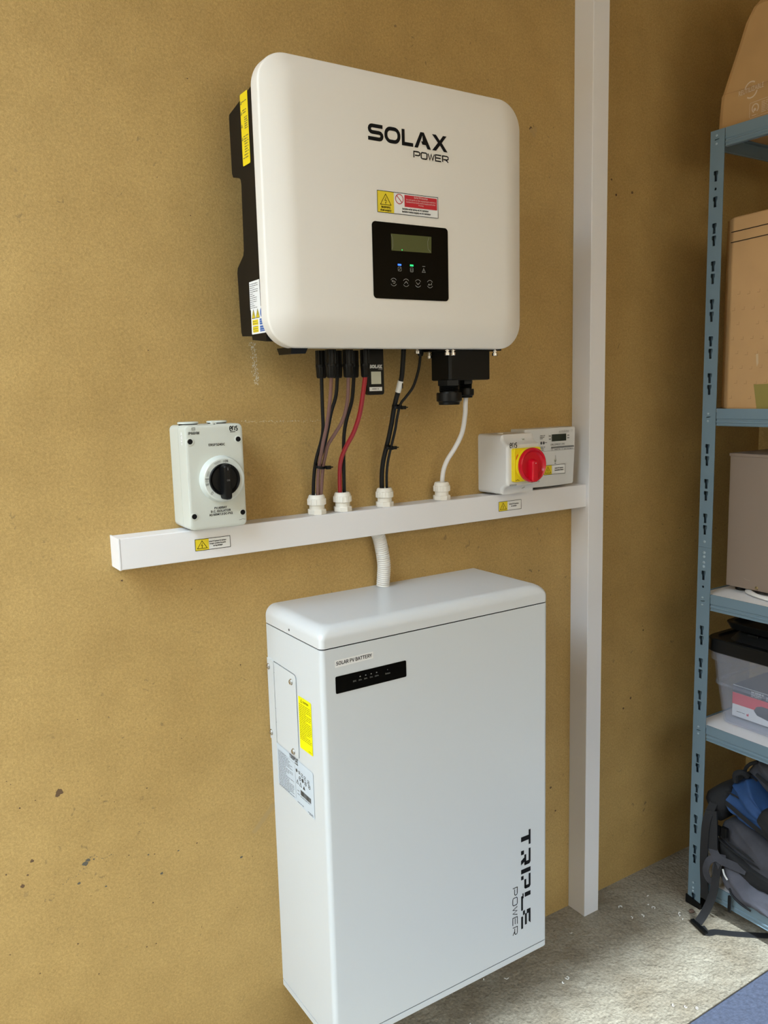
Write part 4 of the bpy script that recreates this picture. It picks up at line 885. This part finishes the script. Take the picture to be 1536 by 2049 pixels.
def post(z0, z1, name='post'):
    mb = MB(); hs = [keyhole(uc, z) for z in kz if z0 + .015 < z < z1 - .015]
    hs += [circ(uc, z, .0028, 10) for z in ([1.5896] if z1 > 1.6 else [.7575])]
    hs += [[(uc - .005, z - .0012), (uc + .005, z + .0002), (uc + .005, z + .0018), (uc - .005, z + .0006)] for z in [l - .0185 for l in levels] if z0 < z < z1]
    holed_plate(mb, PF2, U, U + SW_, z0, z1, hs, .0016)
    mb.box(SX + .0016, SX + .0160, SY - .0016, SY, z0, z1); mb.loft([[Vector((x, y, z)) for x, y in ((SX + .0017, SY - SW_ + .0006), (SX + .0160, SY - .0016), (SX + .0144, SY - .0016), (SX + .0017, SY - SW_ + .0040))] for z in (z0, z1)])  # diagonal plate added inside to keep light out, so the keyholes read dark
    return mb.build(name, RACK, rack, sharp=20)
POST_IN = .0160
pu = post(ZJ, SH); pd = post(.004, ZJ - .0006)
RIV = mat('bright_rivet', (.30, .38, .43), .22)
def rivet(u, z, r): MB().lathe(PF2.p(u, z, 0), PF2.n, [(r, 0), (r * .72, r * .33), (r * .25, r * .48)], 10).build('rivet', RIV, rack)
for l_ in levels[1:]:
    for dz in (-.0105, -.0265): rivet(uc - .001, l_ + dz, .0028)
for dz in (.012, -.012, -.021, -.034, -.043): rivet(uc, ZJ + dz, .0036)
for dz in (.035, .043, .056): rivet(uc - .002, dz, .0030)
mb = MB(); mb.box(SX - .0035, SX + SW_ + .003, SY - SW_ - .0035, SY + .0035, 0, .0035, .0008, 1); mb.loft([[PF2.p(a, b, w) for a, b in ((U - .0035, .002), (U + SW_ + .0035, .002), (U + SW_ + .0035, .0130), (U - .0035, .0205))] for w in (-.0005, .0035)])
mb.build('foot_cap', BLACK_P, rack)
# the other three uprights, out of the picture, carry the shelves
for x, y in ((SX + SDX, SY), (SX, SY - SLY), (SX + SDX, SY - SLY)):
    mb = MB(); sx_ = -1 if x > SX + .1 else 1; sy_ = 1 if y < SY - .1 else -1
    mb.box(min(x, x + sx_ * .0016), max(x, x + sx_ * .0016), min(y, y + sy_ * SW_), max(y, y + sy_ * SW_), 0, SH); mb.box(min(x, x + sx_ * SW_), max(x, x + sx_ * SW_), min(y, y + sy_ * .0016), max(y, y + sy_ * .0016), 0, SH); mb.build('post', RACK, rack)
BP = [(0, 0), (0, -.0205), (.0016, -.0222), (.0016, -.0245), (0, -.0262), (0, -.0290), (.0016, -.0305), (.0016, -.0340), (0, -.0358), (.006, -.0368), (.007, -.0350), (.0040, -.034), (.0040, -.010), (.016, -.010), (.016, -.0085), (.0022, -.0085), (.0022, 0)]
for l_ in levels:
    for xs, sg in ((SX, 1), (SX + SDX, -1)):
        mb = MB(); mb.loft([[Vector((xs + sg * (a + .0004), y, l_ + b)) for a, b in BP] for y in (SY - SW_ - .0015, SY - SLY + SW_)]); mb.build('long_beam', RACK, rack, sharp=20)
    for ys, sg in ((SY - .0022, -1), (SY - SLY + .0022, 1)):
        mb = MB(); mb.loft([[Vector((x, ys + sg * a, l_ + b)) for a, b in BP] for x in (SX + .0166, SX + SDX - SW_)]); mb.build('short_beam', RACK, rack, sharp=20)
    mb = MB(); mb.box(SX + .0035, SX + SDX - .0035, SY - SLY + .006, SY - .006, l_ - .0080, l_ - .0015, .0006, 1); mb.build('shelf_board', BOARD if l_ < 1.5 else CARD, rack)
def shelf(i): return levels[i] - .0015

# ------------------------------------------------------------------ paper bag on the top shelf
zb_ = levels[4] + .0008
pb = empty('paper_bag', (1.2, -.4, zb_), 'brown kraft paper bag with white print on the top shelf', 'bag')
def bagloop(z, x0, x1, y0, y1, r=.02, k=0.0):
    return [Vector((a + .0012 * noise.noise(Vector((a * 9, b * 9, z * 7))) * k, b + .003 * noise.noise(Vector((a * 9 + 5, b * 9, z * 7))) * k, z)) for a, b in rrect(x0, x1, y0, y1, r, 3)]
mb = MB(); zz = [(0, 1.0300, 1.375, -.520, -.1505), (.004, 1.030, 1.376, -.521, -.150), (.030, 1.0290, 1.376, -.521, -.1530), (.066, 1.0290, 1.376, -.521, -.1555), (.072, 1.0290, 1.375, -.520, -.1590), (.10, 1.0290, 1.37, -.52, -.1690), (.15, 1.0295, 1.365, -.52, -.1880), (.19, 1.0300, 1.36, -.52, -.2020), (.212, 1.0310, 1.36, -.52, -.2120), (.25, 1.060, 1.345, -.52, -.235), (.32, 1.085, 1.33, -.52, -.262), (.33, 1.089, 1.326, -.515, -.266)]
mb.loft([bagloop(zb_ + a, b, c, d, e, .014 if a < .2 else .02, 1 if a > .01 else 0) for a, b, c, d, e in zz], True, True)
mb.build('paper_body', KRAFT, pb, sharp=14)
KF2 = left(1.0282)
mb = MB(); it = Fr(KF2.o + KF2.p(.2010, 1.7590, 0) - KF2.o, Vector((0, -1, .055)), KF2.u)
text(mb, it, 'REUTILIZABLE', 0, 0, .0088, .0006, width=.0535, bold=.008, plain=True)
for a0 in (55, 235): stroke(mb, KF2, arcp(.2275, 1.7640, .0135, .0150, a0, a0 + 110, 8), .0026, .0003)
fr2 = Fr(KF2.p(.2262, 1.7105), Vector((0, -1, .03)), KF2.u)
stroke(mb, fr2, rrect(0, .074, 0, .0285, .003, 3), .0008, .0003, True); stroke(mb, fr2, arcp(.012, .0165, .0068, .0078, -60, 250, 10), .0022, .0003); flat(mb, fr2, circ(.011, .014, .003, 8), .0003)
greek(mb, fr2, .005, .018, .0035, .0022, .0003)
for k in range(7): greek(mb, fr2, .025, .068, .0235 - k * .0031, .0022, .0003)
mb.build('print', mat('cream_print', (.62, .48, .34), .7), pb, wn=False)
mb = MB(); stroke(mb, KF2, [(.1650, 1.7726), (.20, 1.7705), (.30, 1.7680)], .0007, .0001); mb.build('crease_shading', mat('crease_shade_brown', (.33, .18, .075), .8), pb, wn=False)  # the fold's shade is painted on as a darker line

# ------------------------------------------------------------------ cardboard box on the second shelf
zb_ = shelf(3) + .0003
cb = empty('cardboard_box', (1.22, -.45, zb_), 'tall brown cardboard box with two dark lines on the second shelf down', 'box')
def cloop(z, g=0, wob=0):
    pts = [(1.410 - g, -.162 - g), (1.064 + g * .4, -.1605 - g), (1.0605 + g * .5, -.1625 - g), (1.0335 + g, -.1935), (1.032 + g, -.1975), (1.032 + g, -.300), (1.032 + g, -.430), (1.032 + g, -.560 + g), (1.410 - g, -.560 + g)]
    return [Vector((a, b, z + wob * .002 * math.sin(b * 40))) for a, b in pts]
mb = MB(); mb.loft([cloop(zb_, .002), cloop(zb_ + .003), cloop(1.44), cloop(1.530, .0010, 1), cloop(1.5325, .004, 1), cloop(1.531, .008)]); mb.build('carton', CARD, cb, sharp=20)
mb = MB(); CBF = left(1.0322)
for a, b in (((.1920, 1.5010), (.560, 1.5150)), ((.1920, 1.4805), (.560, 1.4960))): stroke(m_ := MB(), CBF, [a, b], .0016, .0008); m_.build('printed_line', INK, cb, wn=False)
mb = MB()
for r_ in range(8):
    for c_ in range(10):
        if random.random() < .9:
            y = .200 + c_ * .022 + (r_ % 2) * .011; z = 1.165 + r_ * .030 + random.uniform(-.002, .002)
            stroke(m_ := MB(), CBF, [(y, z), (y + .006, z), (y + .006, z + .006)], .0009, .0006); m_.build('dent_shading', mat('dent_shade_brown', (.36, .21, .09), .8), cb, wn=False)  # dent shading drawn as darker strokes on the flat card
mb = MB(); flat(mb, CBF, [(.2555, 1.1930), (.330, 1.1950), (.330, 1.1445), (.2640, 1.1440)], .0010); mb.build('tape_strip', TAPE, cb, wn=False)
mb = MB(); flat(mb, CBF, [(.2580, 1.2540), (.2630, 1.2540), (.2640, 1.2360), (.2610, 1.2280), (.2590, 1.2380)], .0008); mb.build('torn_patch', mat('torn_card', (.55, .40, .24), .8), cb, wn=False)

# ------------------------------------------------------------------ taupe metal case on the third shelf
zb_ = shelf(2) + .0003
mc = empty('metal_case', (1.22, -.4, zb_), 'plain taupe metal case with a brass screw on the middle shelf', 'case')
mb = MB(); mb.box(1.080, 1.405, -.560, -.1745, .7535, 1.0440, .0022, 2); mb.build('case_body', TAUPE, mc)
mb = MB(); mb.box(1.0785, 1.4065, -.5615, -.1730, 1.0400, 1.0470, .0015, 2); mb.build('case_lid', TAUPE, mc)
for x in (1.11, 1.37):
    for y in (-.192, -.53):
        mb = MB(); mb.lathe((x, y, zb_), (0, 0, 1), [(.011, 0), (.012, .002), (.010, .0105)], 16); mb.build('foot', BLACK_P, mc)
mb = MB(); mb.lathe((1.080, -.2490, .7600), (-1, 0, 0), [(.0040, -.0005), (.0040, .0008), (.0028, .0020), (.0008, .0024)], 16); mb.build('screw', BRASS, mc)
mb = MB(); stroke(mb, left(1.08), [(.2180, .7770), (.2230, .7745), (.2330, .7735)], .0005, .0004); mb.build('scratch', mat('scratch_pale', (.38, .31, .25), .5), mc, wn=False)
mb = MB()
for k in range(5):
    cx, cy, rr_ = 1.117, -.300, .067 - k * .0016
    P = [(cx + rr_ * math.cos(t / 48 * 2 * math.pi) * .9, cy + rr_ * 1.35 * math.sin(t / 48 * 2 * math.pi), zb_ + .0048 + (.0018 if k % 2 else 0) + .0006 * math.sin(t * .7 + k)) for t in range(49)]
    mb.tube(P, .0032, 8, up=(0, 0, 1))
o = mb.build('cable_coil', WHITE_R, None, org=(1.125, -.30, zb_)); tag(o, 'coil of white cable lying under the front of the taupe case', 'cable')

# ------------------------------------------------------------------ plastic tote with lid, and a carton inside
zb_ = shelf(1)
to = empty('storage_tote', (1.22, -.42, zb_), 'frosted clear plastic tote with a black lid on the fourth shelf down', 'tote')
def tl2(z, g, r=.03): return [Vector((a, b, z)) for a, b in rrect(1.036 + g, 1.408 - g, -.640 + g, -.158 - g, r, 6)]
mb = MB(); outer = [tl2(zb_ + .0004, .030), tl2(zb_ + .0040, .0225), tl2(.5300, .0130), tl2(.5345, .0110), tl2(.5900, .0062), tl2(.5915, .0008), tl2(.6125, 0)]
inner = [tl2(.6125, .0030), tl2(.5930, .0090), tl2(.5345, .0140), tl2(.5300, .0160), tl2(zb_ + .0060, .0255), tl2(zb_ + .0030, .033)]
mb.loft(outer + inner, True, True); mb.build('tub', CLEAR, to)
mb = MB(); mb.loft([tl2(.5330, .0122), tl2(.5350, .0088), tl2(.5385, .0088), tl2(.5405, .0112)], False, False); mb.build('moulded_ledge', CLEAR, to)
mb = MB(); mb.loft([tl2(.6110, -.0020), tl2(.6125, -.0035), tl2(.6385, -.0030), tl2(.6410, -.0005), tl2(.6410, .010), tl2(.6360, .013), tl2(.6360, .030), tl2(.6520, .042), tl2(.6540, .046), tl2(.6540, .070), tl2(.6490, .075), tl2(.6490, .080)]); mb.build('lid', LID, to)
mb = MB()
for yy in (-.30, -.46): mb.tube(spline([(1.10, yy, .6500), (1.16, yy - .03, .6505), (1.22, yy + .01, .6505), (1.30, yy - .02, .6500)], 6), .004, 8)
mb.box(1.075, 1.37, -.26, -.235, .648, .6560, .002); mb.build('lid_ribs', LID, to)
tr_ = empty('folded_tray', (1.22, -.4, .6545), 'flat black tray lying on the tote lid under the middle shelf', 'tray')
mb = MB(); fl = lambda z, g: [Vector((a, b, z + .0022 + (a - 1.075) * .03)) for a, b in rrect(1.075 + g, 1.39 - g, -.60 + g, -.185 - g, .02, 4)]
mb.loft([fl(.6555, .004), fl(.6570, 0), fl(.6700, -.006), fl(.6720, -.006), fl(.6720, .004), fl(.6640, .014), fl(.6630, .03)]); mb.build('tray_body', LID, tr_)
bxq = empty('product_carton', (1.2, -.38, .4560), 'red, white and navy product carton inside the clear tote', 'box')
cx0, cx1, cy0, cy1, cz0, cz1 = 1.100, 1.33, -.560, -.1880, zb_ + .0062, .5230
mb = MB(); mb.box(cx0, cx1, cy0, cy1, cz0, cz1, .0008, 1); mb.build('carton', CWHT, bxq)
QF = left(cx0)
mb = MB(); flat(mb, QF, [(-cy1 + .0005, .4790), (.24, .4795), (.30, .4840), (.40, .4920), (.50, .4930), (.50, .5065), (-cy1 + .0005, .5060)], .0006); mb.build('red_band', CRED, bxq, wn=False)
mb = MB(); flat(mb, QF, [(-cy1 + .0005, .5062), (.559, .5062), (.559, cz1 - .0005), (-cy1 + .0005, cz1 - .0005)], .0007); mb.add([(cx0 + .0005, cy1 - .0005, cz1 + .0006), (cx0 + .0005, cy0 + .0005, cz1 + .0006), (cx1 - .0005, cy0 + .0005, cz1 + .0006), (cx1 - .0005, cy1 - .0005, cz1 + .0006)], [(0, 1, 2, 3)])
flat(mb, QF, [(.2420, .4780), (.2480, .4880), (.2600, .4925), (.30, .4925), (.34, .4880), (.36, .4760), (.33, .4660), (.28, .4640), (.2500, .4690)], .0009); mb.build('navy_panel', NAVY, bxq, wn=False)
mb = MB(); text(mb, QF, 'Art 30030-B', .2340, .5165, .0042, .0010, width=.030, bold=.015)
for k in range(3): greek(mb, QF, .2340, .2600, .5135 - k * .0025, .0017, .0010)
for k in range(3): greek(mb, QF, .270, .300, .5155 - k * .003, .002, .0010)
mb.build('print', INK_W, bxq, wn=False)
mb = MB(); flat(mb, QF, [(.2250, .4600), (.2300, .4600), (.2300, .4660), (.2280, .4660), (.2280, .4630), (.2250, .4650)], .0008); mb.build('red_mark', CRED, bxq, wn=False)
mb = MB(); greek(mb, QF, .200, .2215, .4625, .0022, .0008); mb.build('small_print', INK_G, bxq, wn=False)

# ------------------------------------------------------------------ rucksacks on the bottom shelf
zb_ = shelf(0)
def pillow(sec, xs, dome=.022, amp=.006, seed=0.0, sub=4, back=.8):
    """closed section in (y, z), domed at the near end and carried back along x, with folds that run along the cloth"""
    P = spline([(y, z, 0) for y, z in sec] + [(*sec[0], 0)], sub)[:-1]
    c = sum(P, Vector()) / len(P); loops = []
    rings = [(s_, xs[0] + dome * (1 - math.sqrt(1 - s_ * s_))) for s_ in (.12, .3, .48, .64, .78, .89, .965)] + [(1, xs[0] + dome)]
    for t in (.12, .25, .4, .55, .7, .85): rings.append((1, xs[0] + dome + (xs[1] - xs[0] - dome) * t))
    rings += [((1 + back) / 2, xs[0] + (xs[1] - xs[0]) * .96), (back * .8, xs[1])]
    for e, x in rings:
        L = []
        for p in P:
            q_ = c + (p - c) * e; d = (p - c).normalized()
            u = -.88 * q_.x - .47 * q_.y; v = .47 * -q_.x + .88 * q_.y
            f = noise.noise(Vector((x * 10 + seed, u * 9, v * 46))) * amp + noise.noise(Vector((x * 30 + seed, u * 26, v * 110))) * amp * .5
            g = min(1, e * 1.2); q_ = q_ + d * f * .6 * g
            L.append(Vector((x - f * (1.3 if e < 1 else .4), q_.x, max(q_.y, zb_ + .001))))
        loops.append(L)
    return MB().loft(loops)
def ribbon(mb, pts, wd, nrm, th=.0014, n=6):
    P = spline(pts, n); loops = []; nn = nrm if isinstance(nrm, list) else None
    for i, p in enumerate(P):
        t = (P[min(i + 1, len(P) - 1)] - P[max(i - 1, 0)]).normalized()
        a = Vector(nrm[0]).lerp(Vector(nrm[1]), i / (len(P) - 1)) if nn else Vector(nrm)
        a = (a - t * a.dot(t)).normalized(); b = t.cross(a)
        loops.append([p - b * wd / 2 - a * th / 2, p + b * wd / 2 - a * th / 2, p + b * wd / 2 + a * th / 2, p - b * wd / 2 + a * th / 2])
    return mb.loft(loops)
r1 = empty('rucksack', (1.2, -.4, zb_), 'charcoal grey rucksack with front pocket lying lowest on the bottom shelf', 'rucksack')
pillow([(-.196, .150), (-.200, .196), (-.216, .222), (-.252, .228), (-.300, .217), (-.40, .205), (-.52, .185), (-.60, .14), (-.58, .085), (-.42, .080), (-.30, .078), (-.225, .090)], (1.028, 1.40), .03, .006, 3.1).build('main_body', CLOTH_G, r1, sharp=60)
pillow([(-.200, .172), (-.214, .178), (-.245, .170), (-.290, .157), (-.36, .152), (-.46, .150), (-.50, .13), (-.44, .112), (-.33, .104), (-.26, .116), (-.215, .134)], (1.020, 1.20), .02, .005, 9.7).build('side_panel', CLOTH_K, r1, sharp=60)
pk = pillow([(-.224, .118), (-.240, .140), (-.262, .142), (-.290, .130), (-.318, .116), (-.40, .112), (-.44, .085), (-.40, .066), (-.335, .066), (-.300, .064), (-.270, .066), (-.242, .082)], (1.002, 1.14), .03, .008, 21.3).build('front_pocket', CLOTH_M, r1, sharp=60)
mb = MB(); mb.tube(spline([(1.005, -.262, .097), (1.001, -.270, .088), (1.001, -.290, .078), (1.004, -.315, .072)], 5), .0022, 6)
mb.box(.998, 1.003, -.2695, -.2625, .0445, .0830, .0012, 1); mb.build('zip_pull', BLACK_P, pk)
mb = MB()
for off in (0, .013):
    mb = MB(); mb.tube(spline([(1.031, -.202, .204 - off), (1.029, -.222, .192 - off), (1.029, -.255, .182 - off * .9), (1.030, -.30, .172 - off * .8), (1.034, -.36, .165 - off * .8)], 6), .0022, 6); mb.build('zip', CLOTH_K, r1)
mb = MB(); mb.box(1.022, 1.030, -.2210, -.2080, .1935, .2165, .002); mb.box(1.020, 1.030, -.2395, -.2235, .197, .2205, .003); mb.box(1.018, 1.024, -.234, -.229, .196, .219, .001); mb.build('strap_buckle', BLACK_P, r1)
mb = MB(); mb.tube(spline([(1.003, -.245, .1345), (.999, -.252, .1265), (.999, -.260, .1180)], 4), .0020, 6); mb.build('pale_zip_edge', INK_W, pk)
mb = MB(); ribbon(mb, [(1.030, -.198, .262), (1.010, -.196, .225), (1.006, -.195, .182), (1.0040, -.196, .130), (1.0035, -.199, .085), (1.005, -.201, .050), (1.0065, -.2015, .038)], .019, (-1, 0, 0), .003); mb.build('wide_strap', WEB, r1); mb = MB()
ribbon(mb, [(1.020, -.200, .248), (1.014, -.207, .205), (1.012, -.210, .160)], .026, (-1, -.2, 0), .006)
mb.build('shoulder_strap', WEB, r1)
mb = MB(); ribbon(mb, [(1.020, -.240, .150), (1.005, -.226, .152), (.998, -.213, .140), (.995, -.208, .118), (.997, -.212, .100), (1.000, -.221, .094), (1.003, -.228, .100), (1.003, -.226, .125), (1.004, -.232, .145)], .016, [(-1, 0, .6), (-1, .2, -.2)], .0018); mb.build('looped_strap', CLOTH_G, r1); mb = MB()
ribbon(mb, [(1.03, -.198, .172), (1.012, -.212, .165), (1.006, -.232, .152), (1.010, -.262, .150), (1.02, -.29, .146)], .018, (-.8, 0, .8), .0018)
mb.build('looped_strap', CLOTH_G, r1)
mb = MB(); ribbon(mb, [(1.004, -.233, .140), (.998, -.232, .110), (.992, -.2335, .090), (.984, -.231, .060), (.972, -.224, .028), (.9600, -.218, .0075)], .0175, [(-1, 0, .1), (-.6, -.4, .5)], .0016); mb.build('hanging_strap', WEB, r1); mb = MB()
ribbon(mb, [(.9560, -.2285, .0060), (.9500, -.2450, .0040), (.9560, -.2520, .0035), (.9700, -.2560, .0028), (.9990, -.2840, .0024), (1.035, -.315, .0024), (1.080, -.352, .0024)], .0165, (0, 0, 1), .0018)
mb.build('trailing_strap', WEB, r1)
mb = MB()
p0, p1 = Vector((.9585, -.2030, .0055)), Vector((.9440, -.2500, .0055)); d = (p1 - p0); q_ = Vector((0, 0, 1)).cross(d).normalized() * .0045
mb.loft([[p - q_ - Vector((0, 0, .0035)), p + q_ - Vector((0, 0, .0035)), p + q_ + Vector((0, 0, .0035)), p - q_ + Vector((0, 0, .0035))] for p in (p0, p0.lerp(p1, .3), p0.lerp(p1, .7), p1)]); mb.build('floor_buckle', BLACK_P, r1)
r2 = empty('rucksack', (1.22, -.4, .22), 'blue rucksack with black trim lying across the charcoal rucksack', 'rucksack')
pillow([(-.198, .258), (-.214, .292), (-.240, .322), (-.256, .328), (-.284, .304), (-.310, .288), (-.40, .272), (-.54, .255), (-.58, .235), (-.52, .222), (-.40, .222), (-.313, .2260), (-.277, .2300), (-.242, .2390), (-.212, .2470)], (1.040, 1.380), .03, .011, 40.2).build('main_body', CLOTH_B, r2, sharp=60)
pillow([(-.162, .258), (-.180, .286), (-.206, .300), (-.222, .296), (-.218, .262), (-.212, .232), (-.200, .212), (-.178, .222)], (1.034, 1.300), .025, .006, 51.7).build('back_panel', CLOTH_K, r2, sharp=60)
mb = MB()
mb.tube(spline([(1.047, -.206, .268), (1.044, -.235, .262), (1.044, -.270, .248), (1.047, -.315, .232), (1.052, -.37, .225)], 6), .0035, 6, flat=(.0035, .006)); mb.build('piping', CLOTH_K, r2); mb = MB()
mb.tube(spline([(1.049, -.215, .292), (1.046, -.250, .290), (1.046, -.285, .276), (1.05, -.33, .262)], 6), .002, 6); mb.build('piping', CLOTH_K, r2); mb = MB()
mb.tube(spline([(1.06, -.230, .318), (1.055, -.233, .338), (1.06, -.246, .345), (1.07, -.252, .335)], 6), .006, 8); mb.build('carry_loop', CLOTH_K, r2)
r3 = empty('rucksack', (1.26, -.42, .3), 'small grey rucksack on top of the blue one under the shelf', 'rucksack')
pillow([(-.240, .338), (-.248, .358), (-.262, .373), (-.30, .381), (-.40, .388), (-.50, .378), (-.53, .35), (-.46, .320), (-.37, .304), (-.315, .306), (-.288, .311), (-.264, .326)], (1.068, 1.385), .025, .006, 63.0).build('main_body', CLOTH_G, r3, sharp=60)
mb = MB(); mb.tube(spline([(1.090, -.262, .322), (1.080, -.240, .338), (1.078, -.250, .360), (1.080, -.270, .374)], 6), .004, 8); mb.build('piping', CLOTH_K, r3); mb = MB(); mb.tube(spline([(1.068, -.275, .350), (1.064, -.300, .342), (1.066, -.325, .336)], 6), .004, 6); mb.build('piping', CLOTH_K, r3)
pillow([(-.300, .262), (-.312, .290), (-.335, .300), (-.38, .296), (-.40, .26), (-.37, .225), (-.330, .222)], (1.018, 1.12), .02, .005, 71.0).build('side_pocket', CLOTH_K, r2, sharp=60)

# ------------------------------------------------------------------ floor things
mb = MB(); rl = lambda z, g: [Vector((a, b, z)) for a, b in rrect(.15 + g, .985 - g, -1.75 + g, -.3945 - g, .012, 3)]
mb.loft([rl(.0003, 0), rl(.006, 0), rl(.0085, .003), rl(.0085, .006)])
o = mb.build('floor_rug', RUG, None, org=(.56, -.9, 0)); tag(o, 'blue-grey rug on the concrete in the bottom right corner', 'rug')
# shavings of white plastic
spots = [(.3077 - .02, -.150), (.30, -.142), (.318, -.137), (.355, -.165), (.361, -.160), (.350, -.172), (.27, -.155), (.585, -.178), (.60, -.172), (.86, -.115), (.885, -.125), (.93, -.12), (.955, -.175), (.948, -.182), (.962, -.170), (.71, -.075), (.50, -.1), (.955, -.085), (.87, -.075), (.93, -.105), (.73, -.36), (.715, -.345), (.745, -.375), (.46, -.08)]
for i, (x, y) in enumerate(spots):
    mb = MB(); a = random.uniform(0, 6.28); r = random.uniform(.0018, .0050); n = random.randint(5, 9); sw = random.uniform(1.5, 5)
    P = [Vector((x + r * math.cos(a + sw * k / n), y + r * math.sin(a + sw * k / n), .0010 + .0016 * abs(math.sin(k * .7)))) for k in range(n + 1)]
    mb.tube(P, random.uniform(.0005, .0011), 5, up=(0, 0, 1))
    o = mb.build('plastic_shaving', SHAVE, None, org=(x, y, 0)); tag(o, 'tiny curl of white plastic shaving on the concrete floor', 'shaving', 'white plastic shavings on the floor')
for i, (x, y, r) in enumerate(((.9885, -.1795, .0055),)):
    bm = bmesh.new(); bmesh.ops.create_icosphere(bm, subdivisions=2, radius=r)
    for v in bm.verts: v.co = Vector((v.co.x * 1.2, v.co.y, v.co.z * .7)) * (1 + .3 * noise.noise(v.co * 300)) + Vector((x, y, r * .62))
    o = MB().bm(bm).build('pebble', LEAF, None, org=(x, y, 0)); tag(o, 'small brown pebble on the floor at the foot of the rack', 'pebble')

for o in bpy.data.objects:
    if '_o' in o: del o['_o']
